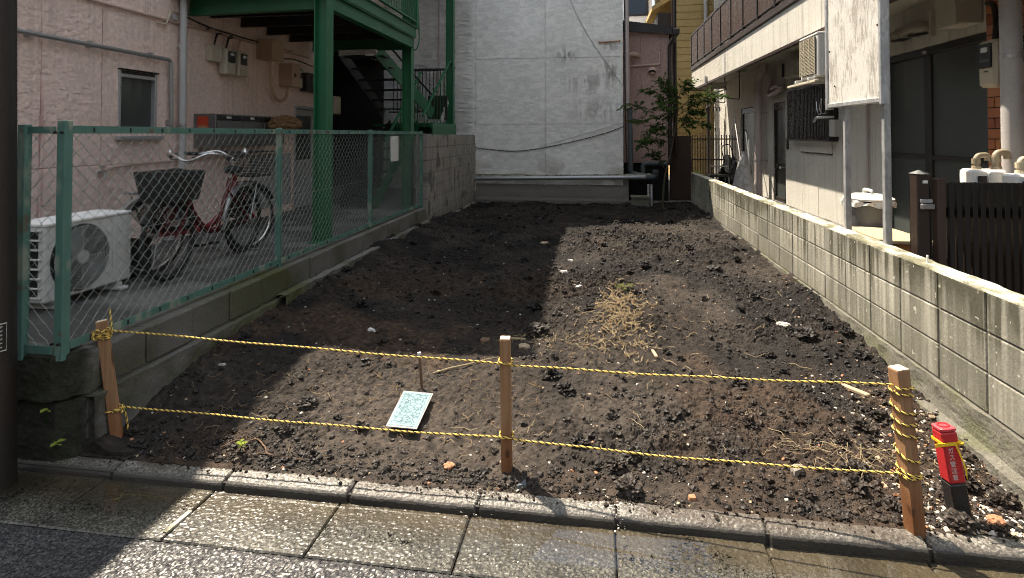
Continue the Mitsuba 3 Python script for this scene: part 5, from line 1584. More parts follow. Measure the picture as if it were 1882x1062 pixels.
put('top_rail', bx(FX - 0.02, FX + 0.04, 2.6, 16.25, 4.33, 4.375, 0.006), 'metal_brown', ch)
put('low_rail', bx(FX - 0.012, FX + 0.035, 2.6, 16.25, 3.545, 3.585, 0.004), 'metal_brown', ch)
y, k = 16.22, 0
while y > 7.0:
    if k % 14 == 0:
        put('rail_post', bx(FX - 0.022, FX + 0.042, y - 0.028, y + 0.028, 3.50, 4.33, 0.004), 'metal_dark', ch)
    else:
        put('balcony_slat', bx(FX - 0.004, FX + 0.018, y - 0.027, y + 0.027, 3.586, 4.329), 'slat_brown', ch)
    y -= 0.066
    k += 1
put('upper_wall', bx(HX + 0.02, HX + 0.2, 2.6, 16.4, 3.41, 7.79), 'siding_brown', ch)
put('balcony_roof', bx(2.25, HX + 0.019, 2.5, 16.5, 5.75, 5.85, 0.01), 'metal_brown', ch)
put('fascia_pipe', tube([(FX - 0.03, 14.05, 3.02), (FX - 0.03, 14.05, 2.86)], 0.035, 10), 'pipe_grey', ch)
put('roof', bx(2.6, 7, 2.4, 17.9, 7.8, 8.0), 'metal_brown', ch)


def glazed_door(y0, y1, z0, z1, lab, mid=None, handle=None):
    d = put('door', cat(bx(HX + 0.02, HX + 0.09, y0, y0 + 0.07, z0, z1, 0.004), bx(HX + 0.02, HX + 0.09, y1 - 0.07, y1, z0, z1, 0.004), bx(HX + 0.02, HX + 0.09, y0 + 0.071, y1 - 0.071, z1 - 0.12, z1, 0.004), bx(HX + 0.02, HX + 0.09, y0 + 0.071, y1 - 0.071, z0, z0 + 0.12, 0.004)), 'metal_dark', ch, label=lab)
    if mid:
        put('crossbar', bx(HX + 0.025, HX + 0.085, y0 + 0.071, y1 - 0.071, mid - 0.05, mid + 0.05, 0.004), 'metal_dark', d)
    put('pane', bx(HX + 0.05, HX + 0.06, y0 + 0.071, y1 - 0.071, z0 + 0.121, z1 - 0.121), 'glass_frosted', d)
    if handle:
        put('handle', cat(cyl((HX + 0.02, handle, (mid or 1.2)), (HX - 0.03, handle, (mid or 1.2)), 0.014, 10), lathe([(0, 0), (.024, 0), (.028, .02), (.02, .035), (0, .037)], (HX - 0.03, handle, (mid or 1.2)), 14, (-1, 0, 0))), 'chrome', d, smooth=40)
        put('lock', lathe([(0, 0), (.02, 0), (.018, .012), (0, .014)], (HX + 0.02, handle, (mid or 1.2) - 0.001 + 0.0), 12, (-1, 0, 0)), 'chrome', d)


glazed_door(11.31, 12.05, 0.32, 2.26, 'dark glazed door with a round chrome knob', 1.03, 11.45)
glazed_door(13.46, 14.59, 0.32, 2.26, 'dark door farther back in the shade')
sd = put('sliding_door', cat(bx(HX + 0.0, HX + 0.10, 5.665, 7.615, 2.50, 2.575, 0.004), bx(HX + 0.0, HX + 0.10, 7.56, 7.615, 0.32, 2.499, 0.004), bx(HX + 0.0, HX + 0.10, 5.665, 5.70, 0.32, 2.499, 0.004), bx(HX + 0.01, HX + 0.09, 6.62, 6.75, 0.32, 2.499, 0.004), bx(HX + 0.0, HX + 0.10, 5.701, 7.559, 0.32, 0.40, 0.004)), 'metal_dark', ch, label='wide dark sliding door with frosted panes')
for a, b, dx in ((5.701, 6.619, 0.03), (6.751, 7.559, 0.06)):
    put('pane', bx(HX + dx, HX + dx + 0.01, a, b, 0.401, 2.499), 'glass_frosted', sd)
    put('crossbar', bx(HX + dx - 0.02, HX + dx - 0.0005, a, b, 1.385, 1.435, 0.003), 'metal_dark', sd)
put('clip', bx(HX - 0.02, HX - 0.001, 6.66, 6.72, 2.51, 2.54, 0.003), 'aluminium', sd)
wg = put('window_grille', cat(bx(HX - 0.13, HX + 0.0, 8.95, 8.975, 1.545, 2.43, 0.003), bx(HX - 0.13, HX + 0.0, 10.775, 10.80, 1.545, 2.43, 0.003), bx(HX - 0.13, HX - 0.10, 8.976, 10.774, 1.545, 1.575, 0.003), bx(HX - 0.13, HX - 0.10, 8.976, 10.774, 2.40, 2.43, 0.003)), 'metal_dark', ch, label='dark barred grille boxed over the window')
for y in np.arange(9.01, 10.77, 0.062):
    put('bar', bx(HX - 0.128, HX - 0.106, y - 0.012, y + 0.012, 1.576, 2.399), 'metal_dark', wg)
put('pane', bx(HX + 0.05, HX + 0.06, 8.93, 10.78, 1.56, 2.42), 'glass_dark', wg)
put('window_apron', bx(HX - 0.018, HX - 0.0035, 9.15, 10.45, 1.36, 1.545, 0.003), 'panel_cream', ch)
put('apron_edge', bx(HX - 0.026, HX - 0.0035, 9.15, 10.45, 1.345, 1.358), 'metal_brown', ch)
# tiled pier
put('tile_backing', bx(HX - 0.035, HX + 0.02, 3.2, 5.655, 0.3, 3.05), 'mortar_dark', ch)
z, r = 0.33, 0
TM = ['tile_orange', 'tile_amber', 'tile_rust', 'tile_orange', 'tile_amber']
while z < 3.0:
    y = 5.65 + (0.10 if r % 2 else 0.0)
    while y > 4.0:
        a, b = max(y - 0.19, 4.0), min(y, 5.652)
        if b - a > 0.02:
            put('tile', bx(HX - 0.047, HX - 0.036, a + 0.004, b - 0.004, z + 0.004, z + 0.087, 0.002), TM[int(rng.integers(0, 5))], ch)
        y -= 0.195
    z += 0.0915
    r += 1

dp = thing('downpipe', 'thick cream downpipe with an elbow under the balcony', 'downpipe')
put('pipe', tube(elbow_path([(3.30, 12.0, 3.06), (3.30, 12.0, 2.93), (3.30, 12.42, 2.80), (3.30, 12.42, 0.2)], 0.12), 0.075, 16), 'pipe_mauve', dp, smooth=40)
for z in (1.12, 2.1):
    put('bracket', cat(lathe([(0.076, -.012), (0.082, -.012), (0.082, .012), (0.076, .012)], (3.30, 12.42, z), 18), bx(3.37, HX, 12.41, 12.43, z - .008, z + .008)), 'steel', dp)
k = thing('ribbed_hose', 'grey ribbed hose coiled on the wall beside the thick downpipe', 'hose')
put('hose', tube(smooth_path([(3.42, 11.95, 2.75), (3.40, 11.98, 2.58), (3.40, 12.05, 2.48), (3.38, 11.9, 2.42), (3.36, 11.5, 2.44), (3.37, 11.2, 2.50), (3.38, 11.4, 2.56), (3.40, 11.8, 2.53)], 8), 0.045, 10), 'pipe_mauve', k, smooth=40)
k = thing('wall_cable', 'pale cable looping over the glazed door', 'cable')
put('line', tube(smooth_path([(3.46, 10.6, 2.85), (3.45, 11.0, 2.80), (3.45, 11.25, 2.60), (3.45, 11.1, 2.35), (3.45, 10.95, 2.3)]), 0.012, 6), 'pipe_mauve', k, smooth=40)
k = thing('vent_box', 'dark open ended box on the wall under the balcony', 'vent')
put('case', bx(3.20, HX - 0.002, 9.98, 10.55, 2.62, 2.88, 0.006), 'soffit', k)
put('mouth', bx(3.24, 3.44, 10.552, 10.56, 2.65, 2.85), 'void_dark', k)
put('front', bx(3.192, 3.199, 10.4, 10.53, 2.63, 2.87), 'void_dark', k)
k = thing('light_fitting', 'pale square light fitting under the balcony', 'lamp')
put('case', bx(3.0, 3.2, 12.9, 13.2, 2.99, 3.06, 0.01), 'soffit', k)
au = outdoor_unit(2.50, 2.78, 6.96, 7.53, 2.315, 2.82, 'weathered outdoor unit with a slatted grille hung below the balcony', -1, slat_face=False)
put('coil_face', bx(2.494, 2.4985, 7.02, 7.48, 2.35, 2.785), 'void_dark', au)
for z in np.linspace(2.36, 2.775, 26):
    put('louvre', bx(2.484, 2.4935, 7.01, 7.49, z - 0.003, z + 0.003), 'cream_plastic', au)
for y in (7.01, 7.17, 7.33, 7.49):
    put('guard_bar', bx(2.478, 2.4835, y - 0.005, y + 0.005, 2.35, 2.785), 'cream_plastic', au)
k = thing('wall_shelf', 'steel bracket carrying the hung outdoor unit', 'bracket')
for y in (7.10, 7.53):
    put('arm', cat(bx(2.44, 2.83, y - 0.02, y + 0.02, 2.272, 2.312, 0.003), bx(2.80, 2.83, y - 0.015, y + 0.015, 2.313, 3.06, 0.003)), 'white_plastic', k)
put('rail', bx(2.445, 2.485, 6.9, 7.85, 2.244, 2.271, 0.004), 'cream_plastic', k)
k = thing('door_bell', 'small dark intercom beside the glazed door', 'intercom')
put('case', bx(HX - 0.03, HX - 0.004, 11.10, 11.19, 1.38, 1.58, 0.005), 'black_plastic', k)
k = thing('light_hood', 'dented twin metal vent hoods over the sliding door', 'vent')
for y, s in ((7.05, 1.0), (6.72, 1.15)):
    v = np.array(ICO[3].vertices)
    v = v[:, :] * [0.13 * s, 0.16 * s, 0.11 * s]
    f = np.array(ICO[3].faces)
    keep = (v[f].mean(1)[:, 2] > -0.02)
    put('hood', (v + [HX - 0.05, y, 2.74], f[keep]), 'soffit', k, smooth=True)
    put('throat', bx(HX - 0.12, HX - 0.004, y - 0.10, y + 0.10, 2.715, 2.725), 'void_dark', k)
put('plate', bx(HX - 0.05, HX - 0.004, 6.50, 6.53, 2.67, 2.93, 0.003), 'soffit', k)
k = thing('junction_box', 'plain pale box high on the wall beside the tiled pier', 'junction box')
put('case', bx(HX - 0.22, HX - 0.004, 5.75, 6.05, 2.66, 2.96, 0.01), 'soffit', k)
put('lid', bx(HX - 0.235, HX - 0.221, 5.745, 6.055, 2.655, 2.965, 0.005), 'soffit', k)


def meter_on_tile(y, lab, w=0.21):
    k = thing('electric_meter', lab, 'electric meter', None)
    x = 3.20
    put('case', bx(x, x + 0.14, y, y + w, 2.04, 2.43, .025), 'cream_plastic', k)
    put('glass_window', bx(x - 0.012, x - 0.0005, y + .025, y + w - .025, 2.20, 2.40, .006), 'black_plastic', k)
    put('dial', bx(x - 0.0145, x - 0.0125, y + .065, y + .145, 2.33, 2.37), 'mark_white', k)
    put('label_strip', bx(x - 0.0145, x - 0.0125, y + .045, y + .165, 2.25, 2.27), 'pipe_slate', k)
    put('slot', bx(x - 0.003, x - 0.0005, y + .08, y + .13, 2.165, 2.175), 'metal_dark', k)
    put('conduit', tube(smooth_path([(x + .07, y + .1, 2.43), (x + .08, y + .1, 2.6), (x + .12, y + .2, 2.75), (x + .2, y + .4, 2.8)]), 0.022, 8), 'black_plastic', k, smooth=40)
    put('mount', bx(x + 0.141, HX - 0.047, y + .02, y + w - .02, 2.06, 2.41), 'board_brown', k)


meter_on_tile(5.17, 'cream electric meter between the sliding door and the round column')
meter_on_tile(4.67, 'cream electric meter behind the round column, cut by the picture edge')
cl = thing('column', 'round pale painted column carrying the balcony', 'column')
put('shaft', cyl((3.085, 4.80, 0.2), (3.085, 4.80, 3.06), 0.068, 32), 'column_paint', cl, smooth=40)
put('strap', lathe([(0.0685, -.012), (0.072, -.012), (0.072, .012), (0.0685, .012)], (3.085, 4.80, 2.235), 32), 'aluminium', cl)
put('strap', lathe([(0.0685, -.004), (0.0715, -.004), (0.0715, .004), (0.0685, .004)], (3.085, 4.80, 2.27), 32), 'aluminium', cl)

# gas meters with their vent elbows
def gas_meter(x, y, z, lab, fit, n):
    k = thing('gas_meter', lab, 'gas meter', None)
    put('case', bx(x, x + 0.24, y, y + 0.16, z - 0.26, z, 0.018), 'white_paint', k)
    put('cover', bx(x + 0.10, x + 0.19, y - 0.02, y - 0.0005, z - 0.17, z - 0.015, 0.012), 'white_plastic', k)
    put('dial_window', bx(x + 0.035, x + 0.095, y - 0.008, y - 0.0005, z - 0.135, z - 0.045, 0.003), 'black_plastic', k)
    put('screw', cyl((x + .015, y, z - .1), (x + .015, y - .01, z - .1), .012, 8), 'metal_dark', k)
    for i in range(n):
        cx, s = x + 0.075 + 0.13 * i, (0.68, 0.82)[i % 2]
        pts = elbow_path([(cx, y + .08, z), (cx, y + .08, z + .15 * s), (cx + .09, y + .10, z + .15 * s), (cx + .09, y + .10, z + 0.09 * s)], 0.05)
        put('elbow', tube(pts, 0.030 * s, 14), fit, k, smooth=40)
        put('collar', lathe([(.031 * s, -.02), (.041 * s, -.02), (.041 * s, .02), (.031 * s, .02)], (cx, y + .08, z + .085 * s), 16), fit, k)
        put('base_collar', lathe([(.031 * s, 0), (.046 * s, 0), (.043 * s, .022), (.031 * s, .024)], (cx, y + .08, z + .001), 16), fit, k)
    put('pipe', cyl((x + .08, y + .08, 0.3), (x + .08, y + .08, z - .26), 0.02, 10), 'pipe_grey', k)
    put('pipe', cyl((x + .18, y + .08, 0.3), (x + .18, y + .08, z - .26), 0.02, 10), 'pipe_grey', k)


gas_meter(2.70, 4.62, 1.395, 'white gas meter with two tan pipe elbows behind the slat fence', 'tan_fitting', 2)
gas_meter(2.82, 4.36, 1.38, 'white gas meter with cream elbows at the picture edge', 'cream_fitting', 2)

# slat fence with its post
sf = thing('slat_fence', 'dark brown aluminium slat fence across the yard of the cream house', 'fence')
put('post', bx(2.225, 2.275, 4.16, 4.23, 0.36, 1.36, 0.004), 'slat_brown', sf)
for z in (0.5, 1.10):
    put('rail', bx(2.271, 3.40, 4.205, 4.235, z, z + 0.065, 0.003), 'metal_dark', sf)
k = 0
x = 2.30
while x < 3.40:
    put('slat', bx(x, x + 0.030, 4.17, 4.204, 0.42, 1.335, 0.002), 'metal_dark', sf)
    x += 0.047
mp = thing('intercom_post', 'dark brown post with a pointed cap and a steel letter slot', 'post')
put('shaft', bx(2.12, 2.20, 4.20, 4.30, 0.36, 1.385, 0.006), 'metal_brown', mp)
put('cap', (np.array([(2.115, 4.195, 1.386), (2.205, 4.195, 1.386), (2.205, 4.305, 1.386), (2.115, 4.305, 1.386), (2.16, 4.25, 1.412)]), np.array([[0, 1, 4], [1, 2, 4], [2, 3, 4], [3, 0, 4], [0, 2, 1], [0, 3, 2]])), 'pipe_steel', mp)
put('name_plate', bx(2.155, 2.185, 4.195, 4.1995, 1.325, 1.345), 'mark_white', mp)
put('letter_slot', bx(2.135, 2.215, 4.17, 4.1995, 1.155, 1.19, 0.004), 'steel', mp)
put('slot_flap', bx(2.135, 2.21, 4.185, 4.1995, 1.195, 1.22, 0.004), 'aluminium', mp)
put('frame', bx(2.2015, 2.21, 4.205, 4.235, 0.40, 1.30), 'metal_dark', mp)
oh = thing('street_house', 'long plain house across the street, behind the viewer', 'building')
put('wall', bx(-26, 26, -12, -5.2, -0.15, 5.0), 'yard_concrete', oh)
put('roof', bx(-26.4, 26.4, -12.4, -4.8, 5.001, 5.2), 'metal_brown', oh)
for k in range(9):
    put('window', bx(-21.5 + 5 * k, -19.5 + 5 * k, -5.199, -5.15, 0.9, 2.3), 'glass_dark', oh)

# ------------------------------------------------------------------ things standing by the block wall and the cream house
k = thing('sign', 'blank weathered sign board in a metal frame on two posts of the block wall', 'sign')
put('board', bx(1.965, 1.99, 4.33, 5.235, 1.91, 3.25), 'sign_board', k)
put('frame', cat(bx(1.95, 2.005, 4.295, 4.329, 1.86, 3.29, 0.003), bx(1.95, 2.005, 5.236, 5.27, 1.86, 3.29, 0.003), bx(1.952, 2.003, 4.33, 5.235, 1.876, 1.909, 0.003), bx(1.952, 2.003, 4.33, 5.235, 3.251, 3.285, 0.003)), 'galvanized', k)
for y in (4.40, 5.045):
    put('post', cat(bx(2.006, 2.05, y - 0.022, y + 0.022, 0.60, 3.2, 0.003)), 'galvanized', k)
put('bolt', cat(*[cyl((1.964, yy, zz), (1.958, yy, zz), 0.008, 8) for yy, zz in ((4.36, 2.42), (5.2, 2.35), (4.42, 2.62), (5.1, 2.05))]), 'metal_dark', k, kind='stuff')
k = thing('trash_can', 'grey lidded trash can lined with a clear bag', 'trash can')
put('bucket', lathe([(0.0, 0.0), (0.165, 0.0), (0.17, 0.01), (0.195, 0.42), (0.205, 0.44), (0.205, 0.455), (0.185, 0.455), (0.16, 0.03), (0, 0.03)], (2.50, 5.78, 0.58), 32), 'bin_grey', k, smooth=40)
put('lid', lathe([(0.21, 0.0), (0.212, 0.018), (0.19, 0.03), (0.12, 0.055), (0.0, 0.062)], (2.50, 5.78, 1.045), 32), 'white_plastic', k, smooth=40)
put('handle', tube(elbow_path([(2.50, 5.70, 1.10), (2.50, 5.70, 1.135), (2.50, 5.86, 1.135), (2.50, 5.86, 1.10)], 0.02), 0.014, 8), 'white_plastic', k, smooth=40)
th = np.linspace(0, 2 * np.pi, 121)
rr = []
for t, (r0, z0) in enumerate(((0.208, 1.043), (0.216, 1.035), (0.213, 1.02), (0.216, 1.0))):
    rr.append(np.stack([2.50 + (r0 + 0.006 * np.sin(th * 13 + t) + 0.004 * np.sin(th * 29 + 2 * t)) * np.cos(th), 5.78 + (r0 + 0.010 * np.sin(th * 13 + t)) * np.sin(th), z0 + 0.012 * np.sin(th * 7 + t)], 1))
v = np.array(rr).reshape(-1, 3)
i, j = np.meshgrid(np.arange(3), np.arange(120), indexing='ij')
a = i * 121 + j
q = np.stack([a, a + 1, a + 122, a + 121], -1).reshape(-1, 4)
put('bag_rim', (v, np.vstack([q[:, [0, 1, 2]], q[:, [0, 2, 3]]])), 'tube_white', k)
put('stand_block', bx(2.32, 2.68, 5.6, 5.96, 0.36, 0.578, 0.01), 'foundation_mat', 'trash_can')
k = thing('wooden_box', 'low orange wooden box with a cream top beside the trash can', 'wooden box')
put('side', cat(bx(2.24, 2.56, 4.90, 4.92, 0.36, 0.795), bx(2.24, 2.56, 5.52, 5.54, 0.36, 0.795), bx(2.24, 2.26, 4.921, 5.519, 0.36, 0.795), bx(2.54, 2.56, 4.921, 5.519, 0.36, 0.795)), 'board_orange', k)
put('top', bx(2.215, 2.585, 4.875, 5.565, 0.797, 0.825, 0.004), 'board_cream', k)
put('knob', lathe([(0, 0), (.02, 0), (.022, .012), (0, .016)], (2.40, 4.899, 0.66), 14, (0, -1, 0)), 'metal_dark', k)
k = thing('nail', 'short pale rod sticking out of the wall top', 'rod')
put('rod', cyl((1.97, 3.80, 0.86), (1.97, 3.80, 0.925), 0.006, 8), 'white_paint', k)

g = np.random.default_rng(55)
Xt, Yt = np.meshgrid(np.linspace(-1, 1, 26), np.linspace(0, 1, 30), indexing='ij')
ang = Xt * math.pi
rad = 0.04 + 0.26 * Yt ** 0.8 + 0.035 * Yt * np.cos(ang * 6 + 1.3) + 0.02 * Yt * np.cos(ang * 11)
v = np.stack([2.62 + rad * 0.75 * np.cos(ang), 10.85 + rad * 1.25 * np.sin(ang), 1.32 - 0.95 * Yt + 0.02 * np.cos(ang * 3)], -1)
v += (meshkit.fbm(v * 7, 3, 5) - 0.5)[..., None] * 0.09
v = v.reshape(-1, 3)
i, j = np.meshgrid(np.arange(25), np.arange(29), indexing='ij')
a = i * 30 + j
q = np.stack([a, a + 30, a + 31, a + 1], -1).reshape(-1, 4)
put('tarp_cover', (v, np.vstack([q[:, [0, 1, 2]], q[:, [0, 2, 3]]])), 'tarp_grey', label='grey tarpaulin draped over something behind the block wall', cat='tarpaulin')
for (a, b, r, m, lab) in (((2.95, 12.0, 0.36), (3.02, 13.25, 2.05), 0.016, 'steel', 'long pole leaning by the far door beside the thick downpipe'), ((3.02, 11.7, 0.36), (3.10, 12.6, 1.75), 0.02, 'pipe_slate', 'dark pole leaning just in front of the thick downpipe'), ((2.9, 11.5, 0.36), (2.95, 11.75, 1.55), 0.013, 'grey_plastic', 'thin grey pole standing next to the tarpaulin')):
    k = thing('leaning_pole', lab, 'pole')
    put('shaft', cyl(a, b, r, 8), m, k, smooth=40)
k = thing('pipe_post', 'pale painted post at the far corner of the cream house', 'post')
put('shaft', bx(3.22, 3.28, 16.4, 16.46, 0.2, 2.88, 0.006), 'white_plastic', k)
k = thing('downpipe', 'brown gutter pipe bending down at the far end of the balcony', 'downpipe')
put('pipe', tube(elbow_path([(2.45, 16.7, 2.92), (3.05, 16.7, 2.92), (3.12, 16.7, 2.8), (3.12, 16.7, 0.2)], 0.1), 0.05, 12), 'metal_brown', k, smooth=40)
k = thing('stool', 'dark frame chair standing in the gap behind the block wall', 'chair')
for x in (2.28, 2.62):
    for y in (11.0 + 1.0, 12.35):
        put('leg', cyl((x, y, 0.36), (x, y, 0.80), 0.014, 8), 'steel', k)
put('seat', bx(2.25, 2.65, 11.96, 12.39, 0.80, 0.84, 0.01), 'black_plastic', k)
put('backrest', bx(2.63, 2.66, 11.98, 12.37, 0.88, 1.24, 0.01), 'black_plastic', k)
put('armrest', bx(2.25, 2.62, 11.96, 12.0, 1.0, 1.03, 0.006), 'steel', k)
k = thing('bin_bag', 'black filled bag with a looped handle in the gap', 'bag')
v, f = lump(3, 12, 0.3, 1.2)
put('sack', (v * [0.22, 0.25, 0.33] + [2.85, 12.9, 0.75], f), 'black_plastic', k, smooth=True)
put('loop', tube(smooth_path([(2.7, 12.8, 1.1), (2.66, 12.8, 1.38), (2.82, 12.8, 1.42), (2.9, 12.8, 1.15)]), 0.012, 6), 'black_plastic', k)

# laundry rail with hooks and hangers under the balcony
k = thing('laundry_rail', 'dark hooked laundry rails hanging under the balcony end', 'laundry rail')
for y in (14.3, 12.9):
    put('arm', tube(elbow_path([(2.75, y, 3.06), (2.75, y, 2.45), (3.05, y, 2.40), (3.05, y, 3.06)], 0.05), 0.012, 6), 'metal_dark', k)
put('rail', cyl((2.75, 12.8, 2.62), (2.80, 15.0, 2.62), 0.016, 8), 'metal_dark', k)
for y in (14.75, 14.55):
    put('hook', tube(elbow_path([(2.76, y, 2.63), (2.76, y, 2.32), (2.66, y, 2.28), (2.63, y, 2.42)], 0.05), 0.010, 6), 'metal_dark', k)
h = thing('clothes_hanger', 'dark peg hanger hanging from the laundry rails', 'hanger')
o = np.array([2.72, 14.0, 2.28])
put('frame', cat(tube(o + np.array([(0, 0, .22), (0, 0, .12), (-.16, 0, 0), (.16, 0, 0), (0, 0, .12)]), 0.010, 6)), 'black_plastic', h)
for x in (-.15, -.08, 0, .08, .15):
    put('peg', bx(o[0] + x - .012, o[0] + x + .012, 13.99, 14.01, 2.19, 2.275, 0.003), 'black_plastic', h)
h = thing('wire_hook', 'bright wire hanger hooked on the window grille', 'hanger')
put('wire', tube(smooth_path([(3.33, 9.35, 2.15), (3.33, 9.30, 1.98), (3.33, 9.18, 1.97), (3.33, 9.15, 2.18), (3.33, 9.22, 2.02), (3.33, 9.02, 1.96), (3.33, 9.0, 2.18)], 8), 0.006, 6), 'chrome', h, smooth=40)
h = thing('wall_tap', 'steel tap and bracket on the wall behind the far sign post', 'tap')
put('spout', tube(elbow_path([(3.35, 8.75, 1.90), (3.15, 8.85, 1.90), (3.15, 8.95, 1.84)], 0.03), 0.018, 8), 'chrome', h, smooth=40)
put('plate', bx(3.30, HX - .004, 8.62, 8.80, 1.62, 1.86, 0.006), 'grey_plastic', h)
h = thing('wall_pipe', 'thin brown pipe running down the cream wall between the sign posts', 'pipe')
put('pipe', cyl((HX - .03, 7.98, 0.31), (HX - .03, 7.98, 3.05), 0.018, 8), 'pipe_mauve', h, smooth=40)
h = thing('weed', 'pale leafy sprig on the far end of the block wall', 'plant')
put('leaves', cat(*[leaf_faces(np.array([1.97, 11.75 + 0.03 * i, 0.89]), np.array([math.cos(i * 2.1), math.sin(i * 2.1), 0.5]), 0.10, 0.05, 0.3, 0.3) for i in range(7)]), 'leaf_yellow', h)

# ------------------------------------------------------------------ stakes and rope along the street side
STK = {}


def stake(lab, base, top, w, turn, key, mat='wood_stake'):
    E = np.array([0, 0, EYE])
    b, t = E + 1.031 * (np.array(base, float) - E), E + 1.031 * (np.array(top, float) - E)
    d = (t - b) / np.linalg.norm(t - b)
    a = math.radians(turn)
    e1 = np.array([math.cos(a), math.sin(a), 0])
    e1 -= d * (e1 @ d)
    e1 /= np.linalg.norm(e1)
    e2 = np.cross(d, e1)
    L = np.linalg.norm(t - b)
    k = thing('wooden_stake', lab, 'stake', None)
    body = bx(-w / 2, w / 2, -w / 2, w / 2, -0.15, L - 0.0015, 0.003)
    put('shaft', frame_to(body, b, e1, e2, d), mat, k)
    put('end_grain', frame_to(bx(-w / 2 + .002, w / 2 - .002, -w / 2 + .002, w / 2 - .002, L - 0.0015, L + 0.0015, 0.001), b, e1, e2, d), 'wood_end', k)
    STK[key] = (b, d, e1, e2, w, L)


stake('leaning wooden stake beside the mossy corner block', (-2.385, 2.615, 0.092), (-2.498, 2.625, 0.70), 0.050, 33, 'a')
stake('upright wooden stake in the middle of the rope line', (-0.411, 2.66, 0.10), (-0.420, 2.665, 0.705), 0.050, 4, 'b')
stake('leaning wooden stake wound with rope, near the red marker post', (1.238, 2.50, 0.085), (1.185, 2.50, 0.725), 0.056, 17, 'c')


def on_stake(key, h, ang, off=0.006):
    """A point on the rounded square path round the stake at height h."""
    b, d, e1, e2, w, L = STK[key]
    c, s = math.cos(ang), math.sin(ang)
    r = (w / 2 + off) / max(abs(c), abs(s)) * (1.0 if max(abs(c), abs(s)) > 0.80 else 0.97)
    return b + d * h + e1 * r * c + e2 * r * s


def rope(pts, lab, parent=None, R=0.0045, lay=0.032, fray=False):
    p = np.asarray(pts, float)
    seg = np.concatenate([[0], np.cumsum(np.linalg.norm(np.diff(p, axis=0), axis=1))])
    n = max(8, int(seg[-1] / 0.0028))
    s = np.linspace(0, seg[-1], n)
    q = np.stack([np.interp(s, seg, p[:, i]) for i in range(3)], 1)
    t = np.gradient(q, axis=0)
    t /= np.linalg.norm(t, axis=1, keepdims=True)
    a = np.cross(t[0], [0, 0, 1.0])
    a /= np.linalg.norm(a) + 1e-9
    A = [a]
    for i in range(1, n):
        a = A[-1] - t[i] * (A[-1] @ t[i])
        A.append(a / (np.linalg.norm(a) + 1e-12))
    A = np.array(A)
    Bn = np.cross(t, A)
    ph = s / lay * 2 * np.pi
    k = parent or thing('rope', lab, 'rope', None)
    for m, mat in ((0, 'rope_yellow'), (1, 'rope_yellow'), (2, 'rope_black')):
        f = ph + m * 2.094
        c = q + R * 0.52 * (np.cos(f)[:, None] * A + np.sin(f)[:, None] * Bn)
        put('yellow_strand' if m < 2 else 'black_strand', tube(c, R * (0.56 if m < 2 else 0.52), 6), mat, k, smooth=60)
    return k


def sag(a, b, drop, n=40):
    t = np.linspace(0, 1, n)[:, None]
    p = np.asarray(a) * (1 - t) + np.asarray(b) * t
    p[:, 2] -= (4 * t * (1 - t) * drop)[:, 0] * (1 + 0.25 * np.sin(5 * t[:, 0] + a[0])) + 0.002 * np.sin(17 * t[:, 0] + 3 * a[2])
    return p


def wraps(key, h0, h1, a0, turns, off=0.006, n=28):
    m = int(abs(turns) * n) + 1
    return np.array([on_stake(key, h0 + (h1 - h0) * i / (m - 1), a0 + turns * 2 * math.pi * i / (m - 1), off) for i in range(m)])


F = -math.pi / 2
up = np.vstack([wraps('a', 0.545, 0.58, F, 3.5, 0.006), sag(on_stake('a', 0.578, 0.3, 0.006), on_stake('b', 0.512, F - 0.9, 0.007), 0.004), wraps('b', 0.512, 0.517, F - 0.75, 1.0), wraps('b', 0.517, 0.502, F - 0.75, 0.45), sag(on_stake('b', 0.505, F + 0.9, 0.007), on_stake('c', 0.600, math.pi + 0.1, 0.008), 0.008), wraps('c', 0.595, 0.565, math.pi + 0.1, 1.3)])
rope(up, 'upper yellow and black rope strung between the three stakes')
lo = np.vstack([wraps('a', 0.172, 0.18, F, 1.3), sag(on_stake('a', 0.18, 0.4, 0.007), on_stake('b', 0.165, F - 0.9, 0.007), 0.008), wraps('b', 0.165, 0.172, F - 0.75, 1.0), wraps('b', 0.172, 0.16, F - 0.75, 0.45), sag(on_stake('b', 0.160, F + 0.9, 0.007), on_stake('c', 0.242, math.pi + 0.1, 0.008), 0.012), wraps('c', 0.242, 0.232, math.pi + 0.1, 1.4)])
rope(lo, 'lower yellow and black rope strung between the three stakes')
sp_ = np.vstack([wraps('c', 0.565, 0.49, F, 1.0), wraps('c', 0.49, 0.40, F, 2.0), wraps('c', 0.40, 0.30, F, 1.0), wraps('c', 0.30, 0.245, F, 1.0)])
rope(sp_, 'yellow and black rope spiralling down the third stake')
kn = smooth_path([on_stake('a', 0.60, -0.6, 0.012), on_stake('a', 0.575, -1.2, 0.016), on_stake('a', 0.60, -2.0, 0.014), on_stake('a', 0.56, -2.7, 0.018), on_stake('a', 0.595, -3.3, 0.018), on_stake('a', 0.555, -2.2, 0.016), on_stake('a', 0.60, -1.0, 0.018), on_stake('a', 0.565, -0.1, 0.014), on_stake('a', 0.64, 0.5, 0.012), on_stake('a', 0.69, 0.55, 0.012)], 8)
rope(kn, 'knotted rope end bunched round the top of the first stake', R=0.0045)
kn = smooth_path([on_stake('a', 0.20, -0.4, 0.008), on_stake('a', 0.17, -0.1, 0.018), on_stake('a', 0.155, -0.5, 0.012), on_stake('a', 0.19, 0.1, 0.016), on_stake('a', 0.15, 0.25, 0.02), on_stake('a', 0.10, 0.28, 0.024), on_stake('a', 0.03, 0.3, 0.022)], 8)
rope(kn, 'knot and hanging rope tail low on the first stake', R=0.0045)
fr = []
g = np.random.default_rng(8)
for _ in range(14):
    s = g.random()
    k0 = on_stake('b', 0.165, F - 0.9, 0.007) if s < 0.3 else on_stake('b', 0.512, F - 0.9, 0.007)

